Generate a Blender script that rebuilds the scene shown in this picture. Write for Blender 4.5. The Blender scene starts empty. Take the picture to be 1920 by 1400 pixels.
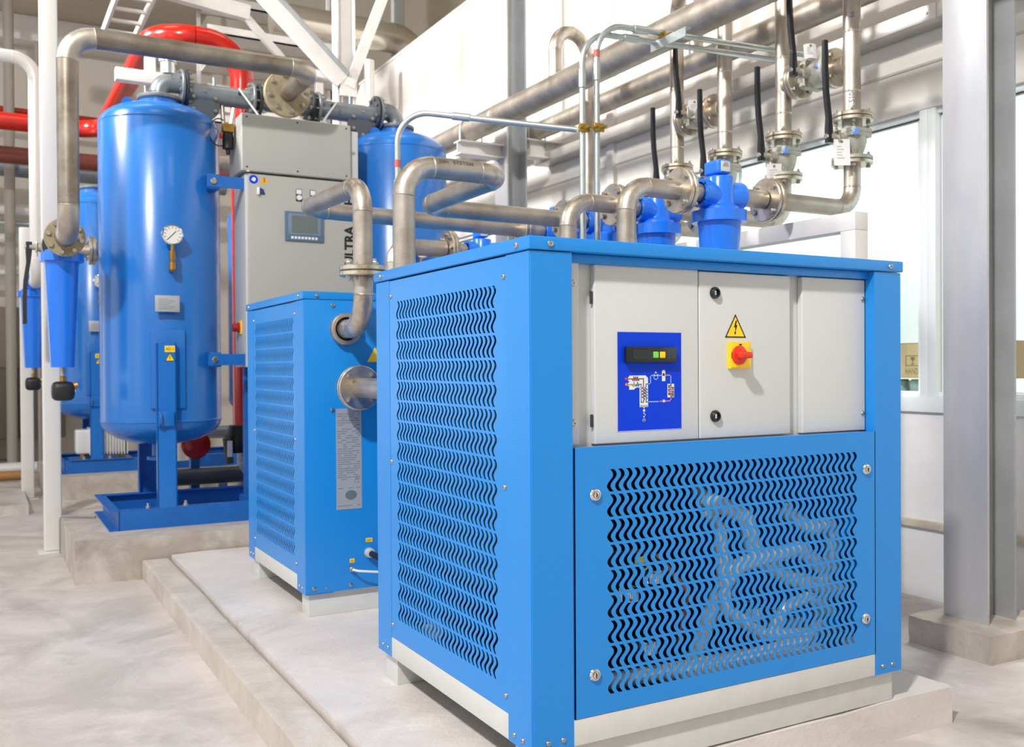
import bpy, bmesh, math, random
from mathutils import Vector, Matrix, Quaternion

random.seed(7)
PI = math.pi
C = bpy.context.scene.collection
SC = bpy.context.scene

# ------------------------------------------------------------------ camera
CAM = Vector((-1.14682, -1.97753, 0.94166))
YAW, PITCH, ROLL, FPX = 0.5062828, -0.0080556, -0.0058558, 1777.83
fw = Vector((math.sin(YAW)*math.cos(PITCH), math.cos(YAW)*math.cos(PITCH), math.sin(PITCH)))
rt = Vector((math.cos(YAW), -math.sin(YAW), 0))
up = rt.cross(fw)
rt, up = rt*math.cos(ROLL)+up*math.sin(ROLL), -rt*math.sin(ROLL)+up*math.cos(ROLL)
cd = bpy.data.cameras.new('camera'); cam = bpy.data.objects.new('camera', cd); C.objects.link(cam)
cam.matrix_world = Matrix(((rt.x, up.x, -fw.x, CAM.x), (rt.y, up.y, -fw.y, CAM.y), (rt.z, up.z, -fw.z, CAM.z), (0, 0, 0, 1)))
cd.sensor_width = 36.0; cd.lens = 36.0*FPX/1920.0; cd.clip_start = 0.05
cd.dof.use_dof = True; cd.dof.focus_distance = 2.75; cd.dof.aperture_fstop = 5.0
SC.camera = cam

# ------------------------------------------------------------------ sky, lamps, exposure
W = bpy.data.worlds.new('daylight'); SC.world = W; W.use_nodes = True
W.node_tree.nodes['Background'].inputs[0].default_value = (0.90, 0.96, 1.0, 1)
W.node_tree.nodes['Background'].inputs[1].default_value = 2.2
SC.view_settings.view_transform = 'Standard'; SC.view_settings.look = 'None'
SC.view_settings.gamma = 1; SC.view_settings.use_curve_mapping = False
SC.view_settings.exposure = -0.27

def area(name, loc, target, size, watts, col=(1, 1, 1), shape='DISK', sy=None):
    l = bpy.data.lights.new(name, 'AREA'); l.shape = shape; l.size = size
    if sy: l.size_y = sy
    l.energy = watts; l.color = col
    o = bpy.data.objects.new(name, l); C.objects.link(o); o.location = loc
    o.rotation_euler = (Vector(target)-Vector(loc)).to_track_quat('-Z', 'Y').to_euler()
    return o
# one high-bay lamp over the aisle to the left of the camera throws the crisp shadows
area('high_bay_lamp', (-4.4, -3.1, 6.6), (0.7, 0.6, 0.6), 0.45, 820, (1.0, 0.985, 0.965))
# two unseen spots added to brighten the long window wall
for y, w_, tz in ((4.4, 2700, 3.4), (7.4, 3600, 3.6)):
    l = bpy.data.lights.new('wall_fill_spot', 'SPOT'); l.energy = w_; l.color = (1.0, 0.98, 0.95); l.shadow_soft_size = .5; l.spot_size = math.radians(62); l.spot_blend = .6
    o = bpy.data.objects.new('wall_fill_spot', l); C.objects.link(o); o.location = (-4.4, y, 5.6)
    o.rotation_euler = (Vector((2.9, y-.3, tz))-o.location).to_track_quat('-Z', 'Y').to_euler()
# added fill that brightens the partition beyond the windows
area('screen_fill_light', (4.4, 1.6, 4.2), (5.3, 1.6, 1.0), 1.2, 260, (1, 1, 1), 'SQUARE')
# added ambient fill: unseen lights in rows under the ceiling
for i, (x, y) in enumerate([(-4.5, 1), (-1.2, 1.2), (-4.5, 5), (-1.2, 5.4), (1.6, 4.2), (-1.2, -3), (1.4, -2.5), (-3, 9)]):
    area('ceiling_fill_light', (x, y, 6.9), (x, y, 0), 1.3, 21, (1.0, 1.0, 1.0), 'SQUARE')

# ------------------------------------------------------------------ materials
def s2l(v): v /= 255.0; return v/12.92 if v <= .04045 else ((v+.055)/1.055)**2.4
def rgb(r, g, b): return (s2l(r), s2l(g), s2l(b), 1)
MATS = {}
def mat(name, col, rough=.5, metal=0., noise=0., nscale=8., bump=0., bscale=200., col2=None, spec=.5, coat=0., rvar=0., stretch=None, detail=4., r0=.35, r1=.68):
    if name in MATS: return MATS[name]
    m = bpy.data.materials.new(name); m.use_nodes = True; nt = m.node_tree; N = nt.nodes; L = nt.links
    b = N['Principled BSDF']; b.inputs['Base Color'].default_value = col
    b.inputs['Roughness'].default_value = rough; b.inputs['Metallic'].default_value = metal
    b.inputs['Specular IOR Level'].default_value = spec; b.inputs['Coat Weight'].default_value = coat
    if noise or bump or rvar:
        tc = N.new('ShaderNodeTexCoord'); src = tc.outputs['Object']
        if stretch:
            mp = N.new('ShaderNodeMapping'); mp.inputs['Scale'].default_value = stretch; L.new(src, mp.inputs[0]); src = mp.outputs[0]
    if noise or rvar:
        n = N.new('ShaderNodeTexNoise'); n.inputs['Scale'].default_value = nscale; n.inputs['Detail'].default_value = detail; n.inputs['Roughness'].default_value = .65
        L.new(src, n.inputs['Vector'])
        r = N.new('ShaderNodeValToRGB'); r.color_ramp.elements[0].position = r0; r.color_ramp.elements[1].position = r1
        c2 = col2 or tuple(c*(1-noise) for c in col[:3])+(1,)
        r.color_ramp.elements[0].color = c2; r.color_ramp.elements[1].color = col
        L.new(n.outputs['Fac'], r.inputs[0])
        if noise: L.new(r.outputs[0], b.inputs['Base Color'])
        if rvar:
            mr = N.new('ShaderNodeMapRange'); mr.inputs['To Min'].default_value = rough-rvar; mr.inputs['To Max'].default_value = rough+rvar
            mr.inputs['From Min'].default_value = .3; mr.inputs['From Max'].default_value = .7
            L.new(n.outputs['Fac'], mr.inputs['Value']); L.new(mr.outputs[0], b.inputs['Roughness'])
    if bump:
        n2 = N.new('ShaderNodeTexNoise'); n2.inputs['Scale'].default_value = bscale; n2.inputs['Detail'].default_value = 3
        L.new(src, n2.inputs['Vector'])
        bp = N.new('ShaderNodeBump'); bp.inputs['Strength'].default_value = bump; bp.inputs['Distance'].default_value = .004
        L.new(n2.outputs['Fac'], bp.inputs['Height']); L.new(bp.outputs[0], b.inputs['Normal'])
    MATS[name] = m
    return m

BLUE = mat('blue_powder_coat', rgb(22, 134, 218), .3, bump=.22, bscale=300)
BLUEP = mat('blue_powder_coat_panel', rgb(22, 134, 218), .3, bump=.06, bscale=420)
TANKB = mat('tank_blue_paint', rgb(30, 112, 196), .26, bump=.03, bscale=40, coat=.2)
FRAMEB = mat('frame_blue_paint', rgb(24, 104, 190), .38, noise=.15, nscale=6)
PLASB = mat('filter_blue_plastic', rgb(28, 120, 236), .28, coat=.25)
GREY = mat('light_grey_powder_coat', rgb(206, 208, 208), .5, bump=.14, bscale=420)
CABG = mat('cabinet_grey_paint', rgb(172, 172, 166), .42, bump=.04, bscale=300)
BASEG = mat('base_grey_paint', rgb(208, 208, 206), .5, noise=.06, nscale=20)
WHITE = mat('white_paint', rgb(228, 224, 220), .5, noise=.08, nscale=5)
STEEL = mat('stainless_pipe', rgb(194, 186, 176), .42, .82, noise=.2, nscale=9, rvar=.05, col2=rgb(168, 158, 146))
STEEL2 = mat('stainless_elbow', rgb(212, 204, 194), .38, .85, noise=.25, nscale=9, rvar=.08, col2=rgb(158, 146, 130))
FLANGE = mat('stainless_flange', rgb(214, 207, 196), .3, .88, noise=.3, nscale=11, col2=rgb(190, 174, 150), rvar=.06)
RUSTF = mat('rust_streaked_flange', rgb(200, 190, 174), .33, .75, noise=.6, nscale=13, col2=rgb(168, 122, 70), rvar=.06, r0=.30, r1=.46)
STEELD = mat('weathered_stainless', rgb(160, 152, 140), .42, .8, noise=.25, nscale=6, rvar=.05, col2=rgb(128, 118, 106))
TANF = mat('tan_flange', rgb(176, 164, 134), .5, .35, noise=.35, nscale=14)
BOLT = mat('zinc_bolt', rgb(190, 186, 178), .28, .95)
CAST = mat('cast_valve_grey', rgb(186, 184, 172), .46, .35, noise=.25, nscale=18, bump=.05, bscale=150)
DSTEEL = mat('dull_grey_pipe_paint', rgb(140, 146, 152), .38, .5, noise=.2, nscale=8)
DGREY = mat('dark_grey_gasket', rgb(46, 50, 54), .6)
GALV = mat('galvanised_conduit', rgb(196, 204, 204), .3, .8, noise=.12, nscale=30)
CHROME = mat('chrome', rgb(222, 222, 224), .12, 1.)
BLACK = mat('black_rubber', rgb(22, 22, 24), .45)
BLACKP = mat('black_coated_lever', rgb(26, 27, 32), .3, coat=.3)
DARKI = mat('dark_interior', rgb(20, 24, 30), .7)  # shade put into the colour, keeps the cabinet inside dark
RED = mat('red_pipe_paint', rgb(178, 28, 12), .2, coat=.2)
REDP = mat('red_plastic', rgb(222, 48, 24), .35)
YEL = mat('yellow_plastic', rgb(250, 204, 20), .4)
YELL = mat('yellow_label', rgb(252, 212, 0), .5)
PRINT = mat('black_print', rgb(20, 20, 20), .6)
LBLUE = mat('label_blue', rgb(0, 60, 214), .45, spec=.2)
WPRINT = mat('white_print', rgb(226, 228, 232), .5)
RPRINT = mat('dark_red_print', rgb(120, 40, 36), .5)
PPRINT = mat('pink_print', rgb(214, 130, 150), .5)
CPRINT = mat('pale_blue_print', rgb(140, 176, 246), .5)
BPRINT = mat('mid_blue_print', rgb(60, 110, 160), .5)
OPRINT = mat('orange_print', rgb(240, 130, 50), .5)
REDPR = mat('red_print', rgb(214, 50, 60), .5)
GREENB = mat('green_button', rgb(120, 214, 80), .4)
SCREEN = mat('dark_display', rgb(26, 34, 36), .2)
SCREENG = mat('display_glass', rgb(40, 48, 48), .1)
HMIF = mat('hmi_frame_blue_grey', rgb(88, 112, 134), .4)
HMIS = mat('hmi_screen', rgb(104, 112, 112), .2)
PLATE = mat('metal_nameplate', rgb(176, 180, 184), .4, .3)
PLATEP = mat('nameplate_print', rgb(120, 126, 134), .5)
PAPER = mat('white_tag_card', rgb(226, 224, 222), .7)
BRASS = mat('brass', rgb(176, 136, 70), .35, .9)
GOLDC = mat('yellow_passivated_clamp', rgb(196, 164, 80), .3, .8, noise=.4, nscale=60)
COPPER = mat('copper_tube', rgb(190, 120, 84), .35, .8)
FOIL = mat('foil_lagging', rgb(236, 234, 230), .32, .35, noise=.15, nscale=12, bump=.4, bscale=25)
COIL = mat('condenser_fin', rgb(26, 48, 54), .5, .4, bump=.4, bscale=300)
CARD = mat('cardboard', rgb(196, 166, 120), .8, noise=.08, nscale=6)
INK = mat('faint_brown_print', rgb(128, 100, 66), .8)
BLUEINK = mat('blue_marker_ink', rgb(92, 100, 140), .7)
STAMP = mat('grey_stamp_ink', rgb(84, 78, 76), .7)
CLEAR = mat('clear_tube', rgb(215, 225, 232), .1, spec=.8)
WFRAME = mat('window_frame_white', rgb(226, 230, 230), .4)
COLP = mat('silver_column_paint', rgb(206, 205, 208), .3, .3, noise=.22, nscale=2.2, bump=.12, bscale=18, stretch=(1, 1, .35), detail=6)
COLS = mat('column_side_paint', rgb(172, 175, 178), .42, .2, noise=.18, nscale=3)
POST = mat('pale_post_paint', rgb(222, 220, 216), .3, .1)
TRUNK = mat('trunking_galvanised', rgb(188, 184, 180), .36, .6)
FOILD = mat('aluminium_duct_jacket', rgb(214, 208, 196), .25, .8)

def glass(name, tint):
    m = bpy.data.materials.new(name); m.use_nodes = True; nt = m.node_tree; N = nt.nodes; L = nt.links
    N.remove(N['Principled BSDF'])
    t = N.new('ShaderNodeBsdfTransparent'); t.inputs[0].default_value = tint
    g = N.new('ShaderNodeBsdfGlossy'); g.inputs['Roughness'].default_value = .02
    f0 = N.new('ShaderNodeLayerWeight'); f0.inputs[0].default_value = .5
    pw = N.new('ShaderNodeMath'); pw.operation = 'POWER'; pw.inputs[1].default_value = 5; N0 = L.new(f0.outputs['Facing'], pw.inputs[0])
    f = N.new('ShaderNodeMath'); f.operation = 'MULTIPLY_ADD'; f.inputs[1].default_value = .6; f.inputs[2].default_value = .04; L.new(pw.outputs[0], f.inputs[0])
    mx = N.new('ShaderNodeMixShader'); L.new(f.outputs[0], mx.inputs[0]); L.new(t.outputs[0], mx.inputs[1]); L.new(g.outputs[0], mx.inputs[2])
    L.new(mx.outputs[0], N['Material Output'].inputs[0])
    return m
GLASS = glass('window_glass', (.93, .98, .97, 1))

def concrete(name, light, dark, stain, scale=1.0, rough=.55, streak=0.0, bump=.25):
    m = bpy.data.materials.new(name); m.use_nodes = True; nt = m.node_tree; N = nt.nodes; L = nt.links
    b = N['Principled BSDF']; b.inputs['Specular IOR Level'].default_value = .35
    tc = N.new('ShaderNodeTexCoord')
    def noise(sc, det, rg=.6, dist=0.):
        n = N.new('ShaderNodeTexNoise'); n.inputs['Scale'].default_value = sc; n.inputs['Detail'].default_value = det
        n.inputs['Roughness'].default_value = rg; n.inputs['Distortion'].default_value = dist
        L.new(tc.outputs['Object'], n.inputs['Vector']); return n
    def ramp(src, p0, p1):
        r = N.new('ShaderNodeValToRGB'); r.color_ramp.elements[0].position = p0; r.color_ramp.elements[1].position = p1
        L.new(src, r.inputs[0]); return r
    def mix(f, a, bb):
        x = N.new('ShaderNodeMix'); x.data_type = 'RGBA'
        L.new(f, x.inputs['Factor'])
        for k, v in (('A', a), ('B', bb)):
            s = [i for i in x.inputs if i.name == k and i.type == 'RGBA'][0]
            if isinstance(v, tuple): s.default_value = v
            else: L.new(v, s)
        return [o for o in x.outputs if o.type == 'RGBA'][0]
    n1 = noise(1.6*scale, 8, .65, .6); n2 = noise(.55*scale, 5, .6, 1.2); n3 = noise(14*scale, 6, .7)
    c = mix(ramp(n1.outputs['Fac'], .38, .62).outputs[0], dark, light)
    c = mix(ramp(n2.outputs['Fac'], .56, .78).outputs[0], c, stain)
    c3 = ramp(n3.outputs['Fac'], .62, .76)
    mm = N.new('ShaderNodeMath'); mm.operation = 'MULTIPLY'; mm.inputs[1].default_value = .35; L.new(c3.outputs[0], mm.inputs[0])
    c = mix(mm.outputs[0], c, stain)
    L.new(c, b.inputs['Base Color'])
    mr = N.new('ShaderNodeMapRange'); mr.inputs['To Min'].default_value = rough-.12; mr.inputs['To Max'].default_value = rough+.15
    L.new(n1.outputs['Fac'], mr.inputs['Value']); L.new(mr.outputs[0], b.inputs['Roughness'])
    bp = N.new('ShaderNodeBump'); bp.inputs['Strength'].default_value = bump; bp.inputs['Distance'].default_value = .01
    L.new(n3.outputs['Fac'], bp.inputs['Height']); L.new(bp.outputs[0], b.inputs['Normal'])
    return m
FLOORM = concrete('floor_concrete', rgb(210, 202, 198), rgb(186, 178, 173), rgb(146, 138, 131), 1.8, .48)
PADM = concrete('plaster_topped_concrete', rgb(220, 213, 210), rgb(206, 198, 194), rgb(178, 166, 156), 1.4, .65, bump=.4)
PLINTHM = concrete('raw_concrete', rgb(202, 193, 184), rgb(172, 161, 150), rgb(112, 100, 90), 2.2, .75, bump=.5)
KERBM = concrete('kerb_concrete', rgb(208, 199, 190), rgb(190, 180, 170), rgb(156, 145, 134), 2.6, .7, bump=.4)
WALLM = concrete('painted_wall_panel', rgb(232, 227, 220), rgb(226, 221, 213), rgb(214, 207, 198), .5, .6, bump=.03)
DADOM = concrete('stained_dado_paint', rgb(224, 222, 222), rgb(218, 214, 212), rgb(196, 184, 166), .9, .45, bump=.1)
BACKM = concrete('back_wall_paint', rgb(214, 207, 196), rgb(206, 199, 187), rgb(190, 182, 170), .5, .7, bump=.03)
CEILM = concrete('ceiling_sheet', rgb(190, 182, 164), rgb(180, 172, 154), rgb(166, 156, 138), .5, .7, bump=.03)

# ------------------------------------------------------------------ mesh helpers
WL = {}                                   # world position of each object's origin (nothing is rotated at thing level)
def V(*a): return Vector(a)
def box(bm, x0, x1, y0, y1, z0, z1, bev=0., seg=2):
    vs = [bm.verts.new((x, y, z)) for x in (x0, x1) for y in (y0, y1) for z in (z0, z1)]
    q = [(0, 1, 3, 2), (4, 6, 7, 5), (0, 4, 5, 1), (2, 3, 7, 6), (0, 2, 6, 4), (1, 5, 7, 3)]
    fs = [bm.faces.new([vs[i] for i in f]) for f in q]
    if bev > 0:
        es = list({e for f in fs for e in f.edges})
        bmesh.ops.bevel(bm, geom=es, offset=bev, segments=seg, affect='EDGES', profile=.6)
    return bm
def frame_of(d):
    d = d.normalized(); a = V(0, 0, 1) if abs(d.z) < .9 else V(1, 0, 0)
    u = a.cross(d).normalized(); return u, d.cross(u).normalized()
def ring(bm, c, u, v, r, n): return [bm.verts.new(c+u*(r*math.cos(2*PI*i/n))+v*(r*math.sin(2*PI*i/n))) for i in range(n)]
def bridge(bm, a, b):
    n = len(a)
    for i in range(n): bm.faces.new((a[i], a[(i+1) % n], b[(i+1) % n], b[i]))
def lathe(bm, c, ax, prof, n=28, cap0=True, cap1=True):
    """prof: list of (radius, distance along ax)"""
    ax = Vector(ax).normalized(); c = Vector(c); u, v = frame_of(ax); rs = []
    for r, h in prof: rs.append(ring(bm, c+ax*h, u, v, max(r, 1e-5), n))
    for a, b in zip(rs, rs[1:]): bridge(bm, a, b)
    if cap0: bm.faces.new(rs[0][::-1])
    if cap1: bm.faces.new(rs[-1])
    return bm
def cyl(bm, p0, p1, r, r1=None, n=20):
    p0, p1 = Vector(p0), Vector(p1); return lathe(bm, p0, p1-p0, [(r, 0), (r if r1 is None else r1, (p1-p0).length)], n)
def sweep(bm, pts, r, n=16, caps=True):
    pts = [Vector(p) for p in pts]; rings = []; u = None
    for i, p in enumerate(pts):
        d = (pts[min(i+1, len(pts)-1)]-pts[max(i-1, 0)]).normalized()
        if u is None: u, v = frame_of(d)
        else: u = (u-d*u.dot(d)).normalized(); v = d.cross(u)
        rings.append(ring(bm, p, u, v, r, n))
    for a, b in zip(rings, rings[1:]): bridge(bm, a, b)
    if caps: bm.faces.new(rings[0][::-1]); bm.faces.new(rings[-1])
    return bm
def fillet(pts, R, seg=8):
    """(straights, bends): split a poly-line into straight pieces and arcs"""
    pts = [Vector(p) for p in pts]; st, be = [], []; cur = pts[0]
    for i in range(1, len(pts)-1):
        a, b, c = pts[i-1], pts[i], pts[i+1]; d0 = (b-a).normalized(); d1 = (c-b).normalized()
        ang = d0.angle(d1); t = R*math.tan(ang/2)
        s, e = b-d0*t, b+d1*t; nrm = (d1-d0*d1.dot(d0)).normalized(); cen = s+nrm*R
        arc = []
        for k in range(seg+1):
            th = ang*k/seg; arc.append(cen-nrm*(R*math.cos(th))+d0*(R*math.sin(th)))
        if (s-cur).length > 1e-3: st.append((cur, s))
        be.append(arc); cur = e
    if (pts[-1]-cur).length > 1e-3: st.append((cur, pts[-1]))
    return st, be
def smooth_path(pts, R, seg=8):
    st, be = fillet(pts, R, seg); out = [Vector(pts[0])]
    for a in be: out += a
    out.append(Vector(pts[-1])); return out
def prism(bm, poly, o, u, v, depth):
    """extrude the 2D polygon poly (u,v coordinates) by the vector depth"""
    o, u, v, depth = Vector(o), Vector(u), Vector(v), Vector(depth)
    a = [bm.verts.new(o+u*p[0]+v*p[1]) for p in poly]; b = [bm.verts.new(x.co+depth) for x in a]
    bm.faces.new(a); bm.faces.new(b[::-1])
    for i in range(len(a)): j = (i+1) % len(a); bm.faces.new((a[i], b[i], b[j], a[j]))
    return bm
def strip2d(bm, pts, w, o, u, v, nrm, t=.0006):
    """a printed poly-line of width w on the plane o,u,v"""
    for (a, b) in zip(pts, pts[1:]):
        d = Vector((b[0]-a[0], b[1]-a[1])); L = d.length
        if L < 1e-6: continue
        d /= L; n = Vector((-d.y, d.x))*(w/2); e = d*(w/2)
        A, B = Vector(a)-e, Vector(b)+e
        prism(bm, [A+n, A-n, B-n, B+n], o, u, v, Vector(nrm)*t)
def NB(): return bmesh.new()

def obj(name, bm, m, parent=None, sharp=35, label=None):
    """link bm as ONE mesh object; origin at the middle of its base (things) or its middle (parts)"""
    bmesh.ops.recalc_face_normals(bm, faces=bm.faces)
    me = bpy.data.meshes.new(name); bm.to_mesh(me); bm.free()
    xs = [v.co for v in me.vertices]
    lo = Vector([min(c[i] for c in xs) for i in range(3)]); hi = Vector([max(c[i] for c in xs) for i in range(3)])
    o = (lo+hi)/2
    if parent is None: o.z = lo.z
    me.transform(Matrix.Translation(-o))
    for p in me.polygons: p.use_smooth = True
    me.set_sharp_from_angle(angle=math.radians(sharp))
    if m: me.materials.append(m)
    ob = bpy.data.objects.new(name, me); C.objects.link(ob)
    place(ob, o, parent)
    if label: ob['label'] = label
    return ob
def place(ob, wpos, parent):
    WL[ob.name] = Vector(wpos)
    if parent: ob.parent = parent; ob.location = Vector(wpos)-WL[parent.name]
    else: ob.location = wpos
def tag(o, label, cat, group=None):
    o['label'] = label; o['category'] = cat
    if group: o['group'] = group
    return o
def thing(name, label, cat, loc, group=None):
    o = bpy.data.objects.new(name, None); C.objects.link(o); o.empty_display_size = .1
    place(o, Vector(loc), None); return tag(o, label, cat, group)
def struct(name, bm, m, parent=None, sharp=35):
    o = obj(name, bm, m, parent, sharp)
    if parent is None: o['kind'] = 'structure'
    return o
def kids(o): return [c for c in o.children]
def copy_tree(o, parent=None):
    c = o.copy(); C.objects.link(c); c.parent = parent
    for k in list(o.children): copy_tree(k, c)
    return c
def text(name, s, size, o, u, v, m, parent, nrm, thick=.0006, wrap=None, align='LEFT', squash=1., bold=0.):
    cu = bpy.data.curves.new('t', 'FONT'); cu.body = s; cu.size = size; cu.align_x = align; cu.resolution_u = 2; cu.offset = bold
    to = bpy.data.objects.new('t', cu); C.objects.link(to)
    bpy.context.view_layer.update()
    me0 = to.evaluated_get(bpy.context.evaluated_depsgraph_get()).to_mesh()
    bm = NB(); bm.from_mesh(me0); C.objects.unlink(to); bpy.data.objects.remove(to)
    o, u, v, nrm = Vector(o), Vector(u), Vector(v), Vector(nrm)
    if wrap:
        r = wrap
        bmesh.ops.subdivide_edges(bm, edges=[e for e in bm.edges if abs(e.verts[0].co.y-e.verts[1].co.y) > size*.2], cuts=2)
        for w in bm.verts:
            th = w.co.y/r; w.co = o+u*(w.co.x*squash)+v*(r*math.sin(th))+nrm*(r*math.cos(th)-r+thick)
    else:
        for w in bm.verts: w.co = o+u*(w.co.x*squash)+v*w.co.y+nrm*thick
    return obj(name, bm, m, parent)

_bolt = {}
def bolt_mesh(L, hr):
    k = (round(L, 3), round(hr, 4))
    if k not in _bolt:
        bm = NB(); h = hr*1.0
        lathe(bm, (0, 0, -L/2-h), (0, 0, 1), [(hr*.9, 0), (hr, h*.2), (hr, h)], 6)
        lathe(bm, (0, 0, L/2), (0, 0, 1), [(hr, 0), (hr, h*.8), (hr*.9, h)], 6)
        cyl(bm, (0, 0, -L/2), (0, 0, L/2+h*1.9), hr*.55, n=8)
        bmesh.ops.recalc_face_normals(bm, faces=bm.faces)
        me = bpy.data.meshes.new('bolt'); bm.to_mesh(me); bm.free(); me.materials.append(BOLT); _bolt[k] = me
    return _bolt[k]
def bolts(fl, c, ax, rb, n=4, L=.05, hr=.0125, ph=45):
    ax = Vector(ax).normalized(); c = Vector(c); u, v = frame_of(ax); me = bolt_mesh(L, hr); q = V(0, 0, 1).rotation_difference(ax)
    for i in range(n):
        a = math.radians(ph)+2*PI*i/n
        b = bpy.data.objects.new('bolt', me); C.objects.link(b)
        b.rotation_mode = 'QUATERNION'; b.rotation_quaternion = q
        place(b, c+u*(rb*math.cos(a))+v*(rb*math.sin(a)), fl)
def disc(name, parent, c, ax, r, t, m=FLANGE, n=40, rin=None, label=None):
    """flange plate that starts at c and is t thick along ax, slightly chamfered, with a raised hub ring"""
    bm = NB(); lathe(bm, c, ax, [(r-.003, 0), (r, .003), (r, t-.003), (r-.003, t)], n)
    return obj(name, bm, m, parent, label=label)
def pipe(parent, pts, r, R, m=STEEL, m2=STEEL2, n=22, weld=True, seg=9, part='pipe_section'):
    st, be = fillet(pts, R, seg)
    for a, b in st: obj(part, cyl(NB(), a, b, r, n=n), m, parent)
    for arc in be:
        bm = NB(); sweep(bm, arc, r*1.004, n)
        if weld:
            for e, f in ((0, 1), (-1, -2)):
                d = (arc[e]-arc[f]).normalized()
                lathe(bm, arc[e]-d*.003, d, [(r, 0), (r*1.035, .002), (r*1.045, .004), (r*1.035, .006), (r, .008)], n, False, False)
        obj('elbow', bm, m2, parent)
def screw(parent, c, nrm, r=.007, m=BOLT):
    bm = NB(); nrm = Vector(nrm)
    lathe(bm, Vector(c), nrm, [(r, 0), (r, r*.25), (r*.8, r*.55), (r*.4, r*.66), (r*.38, r*.35), (0, r*.35)], 14, True, False)
    return obj('screw', bm, m, parent)

def vents(bm, o, u, v, nrm, u0, u1, v0, v1, su0, sv0, cols, rows, pu, pv, sh, sw, A, t=.002, n=10):
    """sheet panel with rows of S-shaped slots cut right through; every bar is real sheet of thickness t"""
    o, u, v, nrm = Vector(o), Vector(u), Vector(v), Vector(nrm)
    def P(a, b, back=False): return o+u*a+v*b-(nrm*t if back else V(0, 0, 0))
    def slab(pa, pb):
        """between two matching rails pa and pb (lists of (a,b)) front, back and the two rail walls"""
        f = [[bm.verts.new(P(*q)) for q in l] for l in (pa, pb)]; k = [[bm.verts.new(P(q[0], q[1], True)) for q in l] for l in (pa, pb)]
        for i in range(len(pa)-1):
            bm.faces.new((f[0][i], f[1][i], f[1][i+1], f[0][i+1])); bm.faces.new((k[0][i], k[0][i+1], k[1][i+1], k[1][i]))
            bm.faces.new((f[0][i], f[0][i+1], k[0][i+1], k[0][i])); bm.faces.new((f[1][i], k[1][i], k[1][i+1], f[1][i+1]))
    top = v1
    for r in range(rows):
        st = sv0-r*pv; sb = st-sh
        slab([(u0, top), (u0, st)], [(u1, top), (u1, st)])
        # end walls of slots (top and bottom edges)
        for yy in (st, sb):
            a, b = bm.verts.new(P(u0, yy)), bm.verts.new(P(u1, yy)); c, d = bm.verts.new(P(u1, yy, True)), bm.verts.new(P(u0, yy, True)); bm.faces.new((a, b, c, d))
        ts = [i/n for i in range(n+1)]
        rail = lambda x: [(x+A*math.sin(2*PI*q), st-sh*q) for q in ts]
        flat = lambda x: [(x, st-sh*q) for q in ts]
        prev = flat(u0)
        for c in range(cols):
            x = su0+c*pu
            slab(prev, rail(x-sw/2)); prev = rail(x+sw/2)
        slab(prev, flat(u1)); top = sb
    slab([(u0, top), (u0, v0)], [(u1, top), (u1, v0)])
    return bm

# ================================================================== SETTING
RX0 = 2.94
FZ, PZ = -0.225, -0.10                     # floor level, top of the dryer plinth
X1, X2 = V(1, 0, 0), V(0, 1, 0)
UP = V(0, 0, 1)
struct('floor', box(NB(), -7, 7.2, -6.5, 11.2, FZ-.2, FZ), FLOORM)
struct('ceiling', box(NB(), -7.1, 7.2, -6.6, 11.2, 7.2, 7.3), CEILM)
# back wall, with an unseen opening added so the blue left faces reflect daylight
struct('wall_back', box(box(box(box(NB(), -7.1, -6.8, 11, 11.2, FZ, 7.2), -6.8, -2.4, 11, 11.2, 4.6, 7.2), -2.4, RX0+.1, 11, 11.2, FZ, 7.2), RX0+.1, 7.2, 11, 11.2, 4.32, 7.2), BACKM)
# left side wall: a row of tall openings to daylight
bm = NB()
for (a, b, c, d) in [(-6.6, 11.2, FZ, .6), (-6.6, 11.2, 5.2, 7.2), (-6.6, -2.5, .6, 5.2), (0.6, 1.2, .6, 5.2), (4.0, 4.6, .6, 5.2), (7.4, 11.2, .6, 5.2)]:
    box(bm, -7.1, -7, a, b, c, d)
struct('wall_left', bm, BACKM)
struct('wall_front', box(NB(), -7.1, 7.2, -6.6, -6.5, FZ, 7.2), BACKM)
# right wall with its strip of windows
RX = 2.94
struct('wall_right', box(box(NB(), RX, RX+.1, -6.5, 11, 2.26, 4.43), RX, RX+.1, 6.9, 11, FZ, 2.26), WALLM)
struct('trim_1', box(NB(), RX, RX+.1, -6.5, 6.9, .16, .70), DADOM)                      # white panel under the sill
struct('trim_2', box(NB(), RX-.012, RX+.1, -6.5, 6.9, FZ, .125), DADOM)                  # stained plinth wall
struct('trim_3', box(NB(), RX-.035, RX+.1, -6.5, 6.9, .125, .16, .006), mat('yellowed_ledge', rgb(206, 196, 176), .6, noise=.3, nscale=9))
struct('trim_4', box(NB(), RX-.02, RX+.12, -6.5, 6.9, .70, .775, .004), WFRAME)           # window sill
struct('trim_5', box(NB(), RX-.015, RX+.1, -6.5, 6.9, 2.20, 2.26, .004), WHITE)          # window head
for i, z in enumerate((2.42,)):
    struct('trim_%d' % (6+i), box(NB(), RX-.006, RX, -6.5, 11, z, z+.012), mat('panel_joint', rgb(200, 192, 184), .6))
struct('trim_8', box(NB(), RX-.012, RX+.112, -6.5, 11, 4.43, 4.46), WHITE)
for i, y in enumerate((3.78,)):
    struct('trim_%d' % (9+i), box(NB(), RX-.03, RX, y, y+.09, 2.27, 4.42), WHITE)
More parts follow.
